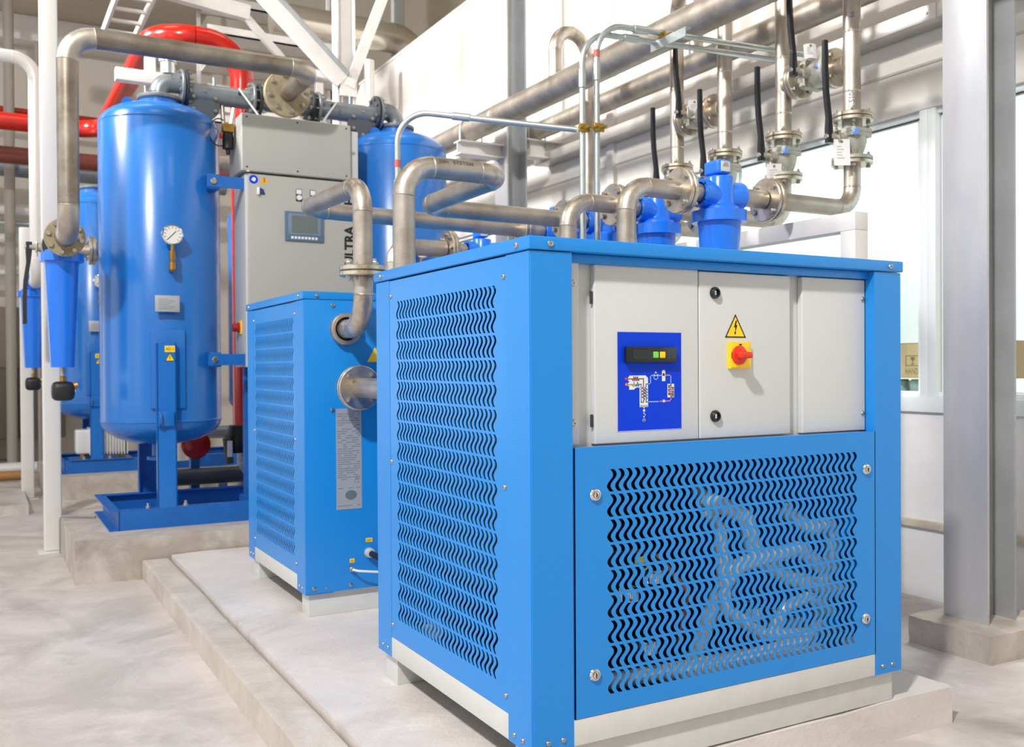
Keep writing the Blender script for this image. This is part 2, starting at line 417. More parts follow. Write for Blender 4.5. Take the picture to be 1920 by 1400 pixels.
# the far side above the wall, and the next room beyond the windows
struct('wall_upper_right', box(NB(), 7.1, 7.2, -6.5, 11, 4.4, 7.2), BACKM)
struct('ceiling_next_room', box(NB(), RX+.11, 7.2, -6.5, 11, 4.32, 4.4), CEILM)
edges = [-6.4, -3.2, -1.75, -.3, 1.13, 2.6, 4.05, 5.5, 6.88]
for i, (a, b) in enumerate(zip(edges, edges[1:])):
    w = bpy.data.objects.new('window_%d' % (i+1), None); C.objects.link(w); place(w, V(RX+.04, (a+b)/2, .775), None); w['kind'] = 'structure'
    bm = NB()
    box(bm, RX-.01, RX+.09, a, a+.045, .775, 2.2, .003); box(bm, RX-.01, RX+.09, b-.045, b, .775, 2.2, .003)
    box(bm, RX+.01, RX+.09, a+.045, b-.045, .775, .80, .003); box(bm, RX+.01, RX+.09, a+.045, b-.045, 2.17, 2.2, .003)
    obj('window_frame', bm, WFRAME, w)
    obj('sash', box(box(NB(), RX+.03, RX+.06, a+.05, a+.085, .80, 2.17), RX+.03, RX+.06, b-.085, b-.05, .80, 2.17), WFRAME, w)
    obj('gasket', box(box(NB(), RX+.028, RX+.05, a+.045, a+.05, .80, 2.17), RX+.028, RX+.05, a+.05, b-.05, 2.165, 2.17), BLACK, w)
    obj('pane', box(NB(), RX+.044, RX+.048, a+.085, b-.085, .80, 2.17), GLASS, w)

# beyond the glass: bench, carton, jars, bright partition
tag(obj('work_bench', box(box(box(NB(), 3.15, 3.95, .2, 4.5, .74, .78, .004), 3.2, 3.26, .3, .36, FZ, .74), 3.2, 3.26, 4.3, 4.36, FZ, .74), WHITE), 'white bench standing along the far side of the windows', 'bench')
FROST = mat('pale_green_screen', rgb(244, 250, 249), .5)
pt = thing('partition_screen', 'pale green tinted screen standing across the room beyond the windows', 'screen', (5.4, 2, FZ))
for k in range(8):
    y = -2.6+k*1.1
    obj('panel', box(NB(), 5.4, 5.43, y+.02, y+1.08, FZ, 1.62+.02*(k % 2)), FROST, pt)
    obj('rail', box(NB(), 5.37, 5.46, y+1.08, y+1.12, FZ, 1.66), WFRAME, pt)
cb = thing('cardboard_box', 'brown cardboard carton with faint fragile marks behind the window glass', 'box', (3.55, 1.45, .85))
obj('carton', box(NB(), 3.4, 3.8, 1.05, 1.9, .86, 1.055, .003), CARD, cb)
obj('flap', box(box(NB(), 3.395, 3.6, 1.05, 1.9, 1.056, 1.06), 3.605, 3.8, 1.05, 1.9, 1.056, 1.06), mat('pale_cardboard', rgb(232, 220, 198), .8), cb)
o_, u_, v_, n_ = V(3.4, 0, 0), V(0, -1, 0), UP, V(-1, 0, 0)
for (yc, s) in ((1.585, 1), (1.40, 2)):
    bm = NB()
    for (a, b) in (((-.045, .93), (.045, .93)), ((.045, .93), (.045, .985)), ((.045, .985), (-.045, .985)), ((-.045, .985), (-.045, .93))):
        strip2d(bm, [(a[0]-yc, a[1]), (b[0]-yc, b[1])], .004, o_, u_, v_, n_)
    if s == 1:
        prism(bm, [(-yc-.014, .978), (-yc+.014, .978), (-yc+.012, .962), (-yc, .955), (-yc-.012, .962)], o_, u_, v_, n_*.0006); strip2d(bm, [(-yc, .957), (-yc, .94)], .004, o_, u_, v_, n_); strip2d(bm, [(-yc-.01, .938), (-yc+.01, .938)], .004, o_, u_, v_, n_)
    else:
        strip2d(bm, [(-yc, .978), (-yc, .938)], .005, o_, u_, v_, n_); strip2d(bm, [(-yc-.012, .965), (-yc, .978), (-yc+.012, .965)], .005, o_, u_, v_, n_)
    obj('printed_mark', bm, INK, cb)
text('lettering', 'HANDLE WITH CARE', .048, (3.4, 1.635, .882), (0, -1, 0), (0, 0, 1), INK, cb, (-1, 0, 0), squash=.62)
for k in range(6):
    y = 1.12+k*.125; bm = NB(); lathe(bm, (3.5, y, .78), UP, [(.045, 0), (.05, .01), (.05, .062), (.04, .072)], 18)
    j = obj('glass_jar', bm, mat('green_glass', rgb(150, 176, 170), .15)); tag(j, 'greenish glass jar on the bench under the carton behind the window', 'jar', 'jars under the carton')
for k, (y, c, h, nm) in enumerate([(.80, (60, 84, 160), .30, 'blue'), (.755, (232, 130, 70), .30, 'orange'), (.70, (120, 70, 90), .26, 'maroon'), (.66, (200, 206, 214), .30, 'pale grey')]):
    b = obj('binder', box(NB(), 3.3, 3.5, y-.02, y+.02, .78, .78+h, .003), mat('binder_%s' % nm, rgb(*c), .5)); tag(b, '%s binder standing on the bench right of the steel column' % nm, 'binder')

# plinths and kerb
def rough_block(x0, x1, y0, y1, z0, z1, amp=.004, nx=14, ny=24):
    bm = NB(); box(bm, x0, x1, y0, y1, z0, z1)
    bmesh.ops.subdivide_edges(bm, edges=list(bm.edges), cuts=10, use_grid_fill=True)
    rng = random.Random(3)
    for v in bm.verts:
        if v.co.z > z0+.01:
            k = math.sin(v.co.x*31+v.co.y*17)*.5+math.sin(v.co.y*43+v.co.z*29)*.5
            v.co += V(math.sin(v.co.y*23)*amp, math.sin(v.co.x*19+v.co.z*40)*amp, 0)*k
            if v.co.z > z1-.001 and (abs(v.co.x-x0) < .004+amp or abs(v.co.x-x1) < .004+amp or abs(v.co.y-y0) < .004+amp): v.co.z -= rng.random()*amp*1.3
    return bm
tag(obj('dryer_plinth', rough_block(-.25, 1.58, .012, 3.585, FZ, PZ, .006), PADM, sharp=25), 'low white plastered concrete plinth under the two blue dryer cabinets', 'plinth')
tag(obj('tower_plinth', rough_block(-.74, 2.3, 3.6, 5.45, FZ, .005, .004), PLINTHM, sharp=25), 'raw concrete plinth with dark stains under the nearer blue tank skid', 'plinth')
tag(obj('rear_plinth', rough_block(-.70, 2.3, 7.05, 8.8, FZ, .005, .003), PLINTHM, sharp=25), 'concrete plinth under the tank skid farther back', 'plinth')
tag(obj('concrete_kerb', rough_block(-.40, -.268, -1.4, 3.585, FZ, -.12, .004), KERBM, sharp=25), 'narrow concrete kerb running along the floor beside the white plinth', 'kerb')
tag(obj('column_footing', rough_block(2.228, 2.72, .315, .69, FZ, -.111, .004), PLINTHM, sharp=25), 'stained concrete footing block under the silver column by the windows', 'footing')
tag(obj('floor_step', rough_block(-6.5, -.86, 6.5, 11, FZ, -.14, .003), FLOORM, sharp=25), 'low concrete step across the floor at the far left', 'step')

# H-section columns along the window wall
def h_column(x0, x1, y0, y1, z0, z1, label, tf=.014, tw=.012):
    t = thing('steel_column', label, 'column', ((x0+x1)/2, (y0+y1)/2, z0))
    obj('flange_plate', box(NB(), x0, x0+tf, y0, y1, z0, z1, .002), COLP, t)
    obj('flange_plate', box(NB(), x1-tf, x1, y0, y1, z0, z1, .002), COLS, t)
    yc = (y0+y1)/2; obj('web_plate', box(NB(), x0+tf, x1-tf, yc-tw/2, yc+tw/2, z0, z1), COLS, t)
    return t
h_column(2.358, 2.548, .42, .62, -.111, 7.2, 'wide silver painted H column on a concrete footing at the right')
c2 = h_column(2.40, 2.58, 4.48, 4.68, FZ, 7.2, 'silver painted H column rising behind the overhead pipes')
bm = NB(); box(bm, 2.02, 2.40, 4.52, 4.64, 2.655, 2.665); box(bm, 2.02, 2.40, 4.52, 4.64, 2.56, 2.57); box(bm, 2.02, 2.40, 4.575, 4.585, 2.57, 2.655)
tag(obj('pipe_bracket', bm, WHITE), 'white bracket arm carrying the thick overhead pipe, left of the farther column', 'bracket')
bm = NB(); box(bm, 2.58, 2.93, 4.52, 4.64, 2.73, 2.74); box(bm, 2.58, 2.93, 4.52, 4.64, 2.60, 2.61); box(bm, 2.58, 2.93, 4.575, 4.585, 2.61, 2.73)
tag(obj('pipe_bracket', bm, WHITE), 'white bracket arm between the farther column and the wall', 'bracket')

# overhead pipes along the window wall
def ubolt(parent, x, y, z, r, drop=.12):
    pts = [V(x-r, y, z-r-drop)] + [V(x-r*math.cos(a), y, z+r*math.sin(a)) for a in [PI*k/12 for k in range(13)]] + [V(x+r, y, z-r-drop)]
    obj('u_bolt', sweep(NB(), pts, .006, 8), GALV, parent)
t = thing('overhead_pipe', 'thick stainless overhead pipe nearest the camera along the window wall', 'pipe', (2.15, 3.5, 2.67))
for a, b in ((-2.5, 1.4), (1.4, 4.15), (4.15, 7.1), (7.1, 9.5)): obj('pipe_section', cyl(NB(), (2.15, a, 2.765), (2.15, b, 2.765), .088, n=32), STEEL, t)
for y in (1.4, 4.15, 7.1): obj('weld', lathe(NB(), (2.15, y-.006, 2.765), X2, [(.088, 0), (.0905, .004), (.0905, .008), (.088, .012)], 32), STEEL2, t)
ubolt(t, 2.15, 4.6, 2.765, .094, .06)
t = thing('overhead_pipe', 'second stainless overhead pipe lying closer to the wall, behind the thick one', 'pipe', (2.72, 3.5, 2.73))
for a, b in ((-2.5, 2.2), (2.2, 4.75), (4.75, 9.5)): obj('pipe_section', cyl(NB(), (2.72, a, 2.81), (2.72, b, 2.81), .07, n=28), STEEL, t)
ubolt(t, 2.72, 4.56, 2.81, .076, .06)
obj('riser_stub', cyl(NB(), (2.72, 2.62, 2.82), (2.72, 2.62, 3.4), .045), STEEL, t)
t = thing('cable_trunking', 'long galvanised cable trunking fixed along the wall above the windows', 'trunking', (2.86, 1, 2.58))
for a, b in ((-2, .98), (.982, 2.9), (2.902, 4.75)): obj('trunk_section', box(NB(), 2.80, 2.93, a, b, 2.58, 2.655, .002), TRUNK, t)
for y in (.93, 1.03): screw(t, (2.80, y, 2.615), (-1, 0, 0), .007)

# white support stand under the filter outlet pipes
t = thing('pipe_support_stand', 'white square tube stand under the filter outlet pipes by the window', 'stand', (2.08, 1.8, FZ))
obj('top_rail', box(NB(), 2.04, 2.12, .80, 2.9, 1.505, 1.582, .004), WHITE, t)
for y in (.80, 2.82): obj('leg', box(NB(), 2.04, 2.12, y, y+.08, FZ, 1.505, .004), WHITE, t)
for y in (.80, 2.82): obj('base_plate', box(NB(), 2.0, 2.16, y-.04, y+.12, FZ, FZ+.01), WHITE, t)

# ================================================================== DRYER CABINETS
PU, PV, SH, SW, SA = .02497, .0641, .0571, .0123, .0097
FRONT_SLOTS = dict(cols=36, rows=9, pu=PU, pv=PV, sh=SH, sw=SW, A=SA)
SIDE_SLOTS = dict(cols=27, rows=16, pu=PU, pv=PV, sh=SH, sw=SW, A=SA)

def shell(t, x, y, Wd, D, skip=()):
    """posts, gray base frame, skids and lid of a dryer cabinet whose front left foot is at (x, y)"""
    Ht = 1.22
    for i, (px, py) in enumerate(((x, y), (x+Wd-.12, y), (x, y+D-.12), (x+Wd-.12, y+D-.12))):
        sx, sy = (1 if i % 2 == 0 else -1), (1 if i < 2 else -1)
        bm = NB(); X, Y = (px if sx > 0 else px+.12), (py if sy > 0 else py+.12)
        # folded angle with an inward return on each leaf
        d_, w_ = .034, .12
        prism(bm, [(0, 0), (w_, 0), (w_, d_), (d_, d_), (d_, w_), (0, w_)], (X, Y, -.004), (sx, 0, 0), (0, sy, 0), (0, 0, Ht+.004))
        bmesh.ops.bevel(bm, geom=[e for e in bm.edges if abs(e.verts[0].co.z-e.verts[1].co.z) > 1 and (e.verts[0].co.xy-V(X, Y, 0).xy).length < .001], offset=.003, segments=3, affect='EDGES')
        p = obj('corner_post', bm, BLUE, t)
        for k in (.045, .088):
            screw(p, (X+sx*k, y if sy > 0 else y+D, .02), (0, -1 if sy > 0 else 1, 0))
            screw(p, (x if sx > 0 else x+Wd, Y+sy*k, .02), (-1 if sx > 0 else 1, 0, 0))
    for n, (a, b, c, d) in {'front': (x+.12, x+Wd-.12, y, y+.05), 'back': (x+.12, x+Wd-.12, y+D-.05, y+D), 'left': (x, x+.05, y+.12, y+D-.12), 'right': (x+Wd-.05, x+Wd, y+.12, y+D-.12)}.items():
        obj('base_rail', box(NB(), a, b, c, d, -.004, .062, .003), BASEG, t)
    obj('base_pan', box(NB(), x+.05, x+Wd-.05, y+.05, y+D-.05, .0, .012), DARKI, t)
    for yy in (y+.02, y+D-.12):
        obj('skid', box(NB(), x+.02, x+Wd-.02, yy, yy+.10, PZ, -.004, .003), BASEG, t)
    bm = NB(); o = .005
    box(bm, x-o, x+Wd+o, y-o, y+D+o, 1.2225, 1.256, .004, 3)
    lid = obj('lid', bm, BLUE, t)
    for k in (.055, Wd-.055): screw(lid, (x+k, y-o, 1.238), (0, -1, 0), .0085); screw(lid, (x+k, y+D+o, 1.238), (0, 1, 0), .0085)
    for k in (.055, D-.055): screw(lid, (x-o, y+k, 1.238), (-1, 0, 0), .0085)
    return lid

def side_vent(t, x, y, D):
    """left side panel with sixteen rows of wavy slots, seen from -X"""
    bm = NB(); L = D-.24
    vents(bm, (x+.001, y+D-.12, 0), (0, -1, 0), UP, (-1, 0, 0), 0, L, .063, 1.218, (L-26*PU)/2, 1.149, **SIDE_SLOTS)
    p = obj('vent_panel', bm, BLUEP, t)
    for yy in (y+.132, y+D-.132):
        for zz in (1.168, .634, .105): screw(p, (x+.001, yy, zz), (-1, 0, 0), .0075)

# ---- nearer cabinet
W_, DA = 1.324, 1.03
A = thing('air_dryer_cabinet', 'large blue air dryer cabinet in front with grey control doors and wavy vent slots', 'air dryer', (W_/2, DA/2, PZ))
shell(A, 0, 0, W_, DA)
side_vent(A, 0, 0, DA)
obj('back_panel', box(NB(), .12, W_-.12, DA-.004, DA-.001, .063, 1.218), BLUEP, A)
obj('side_panel', box(NB(), W_-.004, W_-.001, .12, DA-.12, .063, 1.218), BLUEP, A)
# recess above the lower door
obj('recess_plate', box(NB(), .12, 1.206, .056, .06, .72, 1.205), GREY, A)
obj('top_rail', box(NB(), .12, 1.206, .022, .06, 1.199, 1.222, .004), BLUE, A)
st = obj('cover_strip', box(NB(), .122, .160, .030, .0555, .742, 1.203, .002), GREY, A)
for z in (1.148, .797): screw(st, (.142, .030, z), (0, -1, 0), .0085, FLANGE)
d1 = obj('control_door', box(NB(), .2105, .5505, .035, .0555, .739, 1.200, .004, 3), GREY, A)
d2 = obj('switch_door', box(NB(), .5535, .892, .035, .0555, .739, 1.197, .004, 3), GREY, A)
d3 = obj('side_cover', box(NB(), .940, 1.229-.025, .035, .0555, .739, 1.197, .003, 3), GREY, A)
for z in (1.139, .791): screw(d3, (1.192, .035, z), (0, -1, 0), .0075)
for z in (1.115, .80): obj('hinge', cyl(NB(), (.2055, .043, z-.016), (.2055, .043, z+.016), .0042, n=10), DGREY, d1)
# cam locks on the switch door
for z in (1.139, .800):
    bm = NB(); lathe(bm, (.607, .035, z), (0, -1, 0), [(.0165, 0), (.0165, .006), (.013, .011), (.010, .011), (.0085, .004), (0, .004)], 24, True, False)
    k = obj('cam_lock', bm, BLACKP, d2)
    obj('key_slot', box(NB(), .604, .610, .0295, .0305, z-.006, z+.006), CHROME, k)
# warning triangle
tri = obj('warning_sign', prism(NB(), [(-.037, 0), (.037, 0), (0, .063)], (.6825, .035, 1.0175), X1, UP, (0, -.0008, 0)), YELL, d2)
bm = NB(); o_ = V(.6825, .0342, 1.0175); n_ = V(0, -1, 0)
for a, b in (((-.0355, .001), (.0355, .001)), ((.0355, .001), (0, .0615)), ((0, .0615), (-.0355, .001))): strip2d(bm, [a, b], .0034, o_, X1, UP, n_, .0004)
prism(bm, [(.001, .047), (.0055, .047), (.002, .034), (.0065, .034), (-.0015, .012), (-.0005, .028), (-.0055, .028)], o_, X1, UP, n_*.0005)
prism(bm, [(-.0015, .006), (.0025, .015), (-.005, .0155)], o_, X1, UP, n_*.0005)
obj('warning_print', bm, PRINT, tri)
# rotary main switch
sw = obj('main_switch', prism(NB(), [(-.0365, -.0365), (.0365, -.0365), (.0365, .0365), (-.0365, .0365)], (.690, .035, .9675), X1, UP, (0, -.014, 0)), YEL, d2)
bm = NB(); box(bm, .654, .718, .018, .0225, .9335, 1.0015, .002); obj('switch_plate', bm, YEL, sw)
bm = NB(); lathe(bm, (.680, .0175, .9675), (0, -1, 0), [(.0265, 0), (.0265, .004), (.024, .006), (.015, .008), (.0135, .022), (.012, .024)], 32); obj('switch_dial', bm, REDP, sw)
bm = NB(); box(bm, .655, .695, -.024, -.002, .9585, .9765, .007, 4); obj('switch_handle', bm, REDP, sw)
bm = NB()
strip2d(bm, [(-.003, .0295), (.004, .0295)], .0035, (.685, .0178, .9675), X1, UP, (0, -1, 0)); strip2d(bm, [(-.0305, -.006), (-.0305, .006)], .004, (.685, .0178, .9675), X1, UP, (0, -1, 0)); strip2d(bm, [(-.031, .003), (-.027, -.004)], .003, (.685, .0178, .9675), X1, UP, (0, -1, 0))
bm2 = bm; obj('switch_print', bm2, PRINT, sw)
# blue control label with display and flow diagram; label plane origin at its lower left corner
lx, lz, lw, lh = .280, .770, .2105, .2585
lab = obj('control_label', box(NB(), lx, lx+lw, .0342, .035, lz, lz+lh), LBLUE, d1)
bm = NB(); e = .0012
for a, b in (((0, 0), (lw, 0)), ((lw, 0), (lw, lh)), ((lw, lh), (0, lh)), ((0, lh), (0, 0))): strip2d(bm, [a, b], e, (lx, .0342, lz), X1, UP, (0, -1, 0), .0003)
obj('label_border', bm, mat('lilac_border', rgb(206, 190, 226), .5), lab)
disp = obj('display_module', box(NB(), .300, .464, .019, .0342, .9485, .990, .003), SCREEN, lab)
obj('display_window', box(NB(), .318, .382, .0185, .0192, .957, .982), SCREENG, disp)
for xx, mm in ((.3925, GREENB), (.4145, YEL)): obj('button', box(NB(), xx-.0085, xx+.0085, .0165, .0192, .960, .977, .0022, 3), mm, disp)
bm = NB()
for (xx, zz) in ((.437, .977), (.450, .977), (.437, .962), (.450, .962)): prism(bm, [(-.003, -.002), (.003, -.002), (0, .003)], (xx, .019, zz), X1, UP, (0, -.0005, 0))
obj('button_print', bm, mat('dim_print', rgb(70, 80, 82), .5), disp)
# diagram: traced in label millimetres from the printed scheme (x right, y up), scale from the label's own width
def q(px, py): return ((px-95)/1385*lw, (1360-py)/1385*lw*.985)
o_, n_ = V(lx, .0342, lz), V(0, -1, 0)
def printed(name, m, polys=(), lines=(), w=.0016, lift=.0003):
    bm = NB()
    for P in polys: prism(bm, [q(*p) for p in P], o_+n_*lift*.5, X1, UP, n_*lift)
    for L_ in lines: strip2d(bm, [q(*p) for p in L_], w, o_+n_*lift*.5, X1, UP, n_, lift)
    obj(name, bm, m, lab)
def circ(cx, cy, r, n=14): return [(cx+r*math.cos(2*PI*i/n), cy+r*math.sin(2*PI*i/n)) for i in range(n)]
printed('diagram_body', WPRINT, polys=[
    [(340, 395), (690, 395), (740, 440), (740, 950), (560, 950), (560, 605), (485, 605), (440, 640), (340, 640), (340, 578), (318, 578), (318, 515), (340, 515), (340, 485), (318, 485), (318, 420), (340, 420)],
    [(1045, 320), (1060, 304), (1100, 304), (1118, 320), (1118, 500), (1045, 500)], [(1165, 550), (1312, 550), (1312, 792), (1165, 792)],
    [(865, 370), (910, 398), (865, 425)], [(960, 370), (912, 398), (960, 425)], circ(910, 345, 17), [(1060, 830), (1110, 830), (1110, 876), (1060, 876)],
    [(632, 955), (670, 955), (652, 980)], [(632, 990), (675, 990), (675, 1030), (632, 1030)], circ(652, 1058, 13), circ(652, 1118, 15), circ(680, 1085, 10)])
def zig(x0, y0, x1, y1, amp, n):
    out = []
    for i in range(n+1):
        f = i/n; s = 0 if i in (0, n) else (amp if i % 2 else -amp); dx, dy = x1-x0, y1-y0; L_ = math.hypot(dx, dy)
        out.append((x0+dx*f-dy/L_*s, y0+dy*f+dx/L_*s))
    return out
printed('diagram_hot_line', RPRINT, lines=[[(318, 450), (400, 450)]+zig(400, 450, 550, 450, 34, 8)+[(640, 450), (640, 590)]+zig(640, 590, 640, 830, 26, 9)], w=.0019, lift=.0009)
printed('diagram_cold_line', BPRINT, lines=[zig(480, 548, 550, 548, 32, 4)+[(590, 548), (590, 862), (640, 862), (640, 830)], [(742, 545), (695, 545), (695, 590)]+zig(695, 590, 695, 815, 26, 9)+[(695, 860), (742, 860)]], w=.0019, lift=.0009)
printed('diagram_mixed_line', mat('olive_print', rgb(160, 150, 90), .5), lines=[[(318, 548), (400, 548)]+zig(400, 548, 480, 548, 30, 4)], w=.0019, lift=.0009)
printed('diagram_coolant_line', CPRINT, lines=[[(745, 545), (795, 545), (795, 398), (870, 398)], [(955, 398), (1045, 398)], [(1240, 396), (1240, 548)], [(745, 860), (985, 860)], [(870, 440), (875, 465), (950, 465), (955, 440)], [(625, 1160), (635, 1205), (670, 1205), (682, 1160), (625, 1160)]], w=.0028)
printed('diagram_return_line', PPRINT, lines=[[(1118, 396), (1240, 396)], [(985, 860), (1060, 855)], [(1110, 855), (1240, 855), (1240, 795)]], w=.0028)
printed('diagram_coil', RPRINT, lines=[[(1240, 550), (1240, 580), (1190, 580), (1190, 612), (1290, 612), (1290, 646), (1190, 646), (1190, 680), (1290, 680), (1290, 714), (1190, 714), (1190, 740), (1290, 740), (1290, 768), (1240, 768), (1240, 792)]], w=.0022, lift=.0009)
printed('diagram_glass', PRINT, polys=[[(1062, 360), (1096, 360), (1096, 404), (1062, 404)]], lines=[[(580+k*28, 920), (580+k*28, 940)] for k in range(6)], w=.001, lift=.0009)
printed('diagram_inlet', REDPR, polys=[circ(275, 450, 26)]); printed('diagram_outlet', OPRINT, polys=[circ(282, 548, 26)])
# lower front door with nine rows of slots and four quarter-turn locks
bm = NB(); vents(bm, (0, -.001, 0), X1, UP, (0, -1, 0), .123, 1.2055, .063, .737, .237, .679, t=.002, **FRONT_SLOTS)
box(bm, .123, .126, -.001, .024, .063, .737); box(bm, 1.2025, 1.2055, -.001, .024, .063, .737); box(bm, .126, 1.2025, -.0009, .024, .7345, .737)
dl = obj('front_vent_door', bm, BLUEP, A)
for (xx, zz) in ((.184, .618), (.180, .167), (1.163, .625), (1.158, .176)):
    bm = NB(); lathe(bm, (xx, -.001, zz), (0, -1, 0), [(.0165, 0), (.0165, .004), (.014, .0075), (.0105, .0085), (.0095, .0055), (.0085, .0055), (.0075, .0095), (.004, .0105), (.0035, .006), (0, .006)], 28, True, False)
    k = obj('quarter_turn_lock', bm, CHROME, dl)
    obj('key_slot', box(NB(), xx-.0012, xx+.0012, -.0122, -.0112, zz-.006, zz+.006), PRINT, k)
# what the slots let you see inside
obj('dark_coil_block', box(NB(), .10, .16, .16, .86, .30, .95, .004), COIL, A)
obj('compressor_shell', lathe(NB(), (.50, .55, .015), UP, [(.12, 0), (.15, .03), (.15, .30), (.12, .37), (.03, .40)], 32), BLACK, A)
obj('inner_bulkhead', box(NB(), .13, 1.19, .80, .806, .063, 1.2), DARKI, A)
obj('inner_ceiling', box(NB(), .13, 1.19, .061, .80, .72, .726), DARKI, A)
for k, (pts, r, m) in enumerate([
    ([(.66, .20, .06), (.70, .14, .26), (.74, .10, .36), (.98, .09, .39), (1.10, .10, .31), (1.12, .16, .08)], .024, FOIL),
    ([(.66, .16, .56), (.78, .10, .50), (.82, .11, .38), (.96, .12, .30), (1.16, .10, .24)], .026, FOIL),
    ([(.68, .2, .58), (.70, .12, .46), (.70, .10, .24), (.84, .09, .15), (1.0, .09, .13)], .02, FOIL),
    ([(.98, .16, .50), (1.04, .10, .44), (1.12, .09, .46), (1.15, .12, .30)], .024, FOIL),
    ([(.30, .14, .085), (.55, .09, .10), (.75, .075, .10), (.98, .08, .11), (1.1, .12, .14)], .022, FOIL),
    ([(.45, .3, .40), (.48, .14, .42), (.58, .12, .30), (.60, .2, .12)], .008, COPPER),
    ([(.88, .11, .14), (.92, .09, .22), (1.02, .09, .24), (1.12, .10, .18)], .018, FOIL)]):
    obj('lagged_tube', sweep(NB(), smooth_path(pts, .04, 5), r, 12), m, A)
for (xx, yy, zz) in ((.36, .10, .30), (.44, .10, .34), (.42, .10, .15), (.80, .10, .19)):
    obj('valve_body', lathe(NB(), (xx, yy, zz), UP, [(.012, 0), (.03, .01), (.03, .045), (.012, .055)], 16), CHROME, A)
obj('lit_pan_strip', box(NB(), .52, 1.05, .055, .15, .012, .10, .004), FOIL, A)  # light falling on the pan, put into the colour of a pale strip
obj('inner_label', box(NB(), .395, .435, .118, .12, .40, .418), YELL, A)

# ---- farther cabinet (turned round: its pipe side faces the camera)
BY, DB = 1.862, .965
B = thing('air_dryer_cabinet', 'blue air dryer cabinet farther back with pipe connections and long grey rating plate', 'air dryer', (W_/2, BY+DB/2, PZ))
shell(B, 0, BY, W_, DB)
bm = NB(); L_ = DB-.24
vents(bm, (.001, BY+DB-.12, 0), (0, -1, 0), UP, (-1, 0, 0), 0, L_, .063, 1.218, (L_-25*PU)/2, 1.153, cols=26, rows=16, pu=PU, pv=PV, sh=SH, sw=SW*.92, A=SA)
p = obj('vent_panel', bm, BLUEP, B)
for yy in (BY+.132, BY+DB-.132):
    for zz in (1.168, .634, .105): screw(p, (.001, yy, zz), (-1, 0, 0), .0075)
bp = obj('pipe_side_panel', box(NB(), .0, W_, BY-.004, BY, 0.0, 1.221, .001), BLUEP, B)
for (xx, zz) in ((.123, 1.2), (.118, .762), (.034, .022), (.194, .019), (.60, 1.2), (1.2, 1.2)): screw(bp, (xx, BY-.004, zz), (0, -1, 0), .0095)
for (xx, zz) in ((.174, 1.10), (.20, .855)):
    bm = NB(); lathe(bm, (xx, BY-.004, zz), (0, -1, 0), [(.066, 0), (.066, .03), (.060, .033), (.050, .033), (.050, .005)], 36, True, False); obj('collar', bm, STEEL, B)
    obj('seal', lathe(NB(), (xx, BY-.005, zz), (0, -1, 0), [(.051, 0), (.051, .012), (.04, .012)], 30), BLACK, B)
obj('dark_coil_block', box(NB(), .05, .11, BY+.14, BY+DB-.14, .09, 1.2, .004), COIL, B)  # dark block added behind the slots, their shade put into its colour
np_ = obj('rating_plate', box(NB(), .134, .246, BY-.0055, BY-.004, .341, .766), PLATE, B)
bm = NB(); rng = random.Random(5)
for k in range(44):
    z = .752-k*.0092
    if .43 < z < .465 or .36 < z < .425: continue
    x = .142
    while x < .236:
        l = rng.uniform(.006, .022)
        if rng.random() < .72: strip2d(bm, [(x, z), (min(x+l, .238), z)], .0032, (0, BY-.0055, 0), X1, UP, (0, -1, 0), .0003)
        x += l+.005
for a, b in (((.212, .452), (.234, .452)), ((.234, .452), (.223, .476)), ((.223, .476), (.212, .452))): strip2d(bm, [a, b], .0018, (0, BY-.0055, 0), X1, UP, (0, -1, 0), .0003)
e = obj('plate_print', bm, PLATEP, np_); e['kind'] = 'stuff'
obj('plate_stain', prism(NB(), [(.198+.026*math.cos(a), .40+.02*math.sin(a)) for a in [2*PI*i/18 for i in range(18)]], (0, BY-.0055, 0), X1, UP, (0, -.0004, 0)), mat('dark_teal_stamp', rgb(96, 112, 116), .5), np_)
for (x0, x1, z0, z1) in ((.262, .292, .194, .211), (.190, .211, .113, .130)):
    l = obj('yellow_label', box(NB(), x0, x1, BY-.005, BY-.004, z0, z1), YELL, B)
    bm = NB(); 
    for k in (.3, .6): strip2d(bm, [(x0+.004, z0+(z1-z0)*k), (x1-.004, z0+(z1-z0)*k)], .002, (0, BY-.005, 0), X1, UP, (0, -1, 0), .0003)
    obj('label_print', bm, mat('dark_yellow_print', rgb(150, 120, 10), .5), l)
obj('warning_sign', prism(NB(), [(.275, .962), (.345, .962), (.31, 1.025)], (0, BY-.004, 0), X1, UP, (0, -.001, 0)), YELL, B)
bm = NB(); lathe(bm, (.276, BY-.004, .149), (0, -1, 0), [(.021, 0), (.021, .016), (.018, .018), (.018, .03), (.014, .032)], 20); g = obj('cable_gland', bm, mat('gland_grey', rgb(180, 184, 188), .4), B)
obj('power_cable', sweep(NB(), smooth_path([(.276, BY-.03, .149), (.286, BY-.12, .140), (.36, BY-.30, .02), (.52, BY-.42, -.078), (.9, BY-.42, -.078)], .08, 6), .013, 12), BLACK, B)
bm = NB(); lathe(bm, (.197, BY-.004, .087), (0, -1, 0), [(.011, 0), (.011, .012), (.008, .014), (.008, .022)], 16); obj('drain_nipple', bm, STEEL, B)
obj('drain_hose', sweep(NB(), smooth_path([(.197, BY-.025, .087), (.21, BY-.05, .085), (.34, BY-.08, .07), (.5, BY-.1, -.088)], .03, 6), .005, 10), CLEAR, B)

# ================================================================== PIPE RUNS, FILTERS AND VALVES
PR, PB, HZ = .0395, .112, 1.672             # pipe radius, elbow radius, height of the horizontal runs
FR, FT = .096, .019                         # flange radius and thickness
ROW = [1.165, 1.605, 2.045, 2.46]           # the four filter lines, nearest first
FXC, VX = 1.622, 2.44                       # filter centres, valve risers

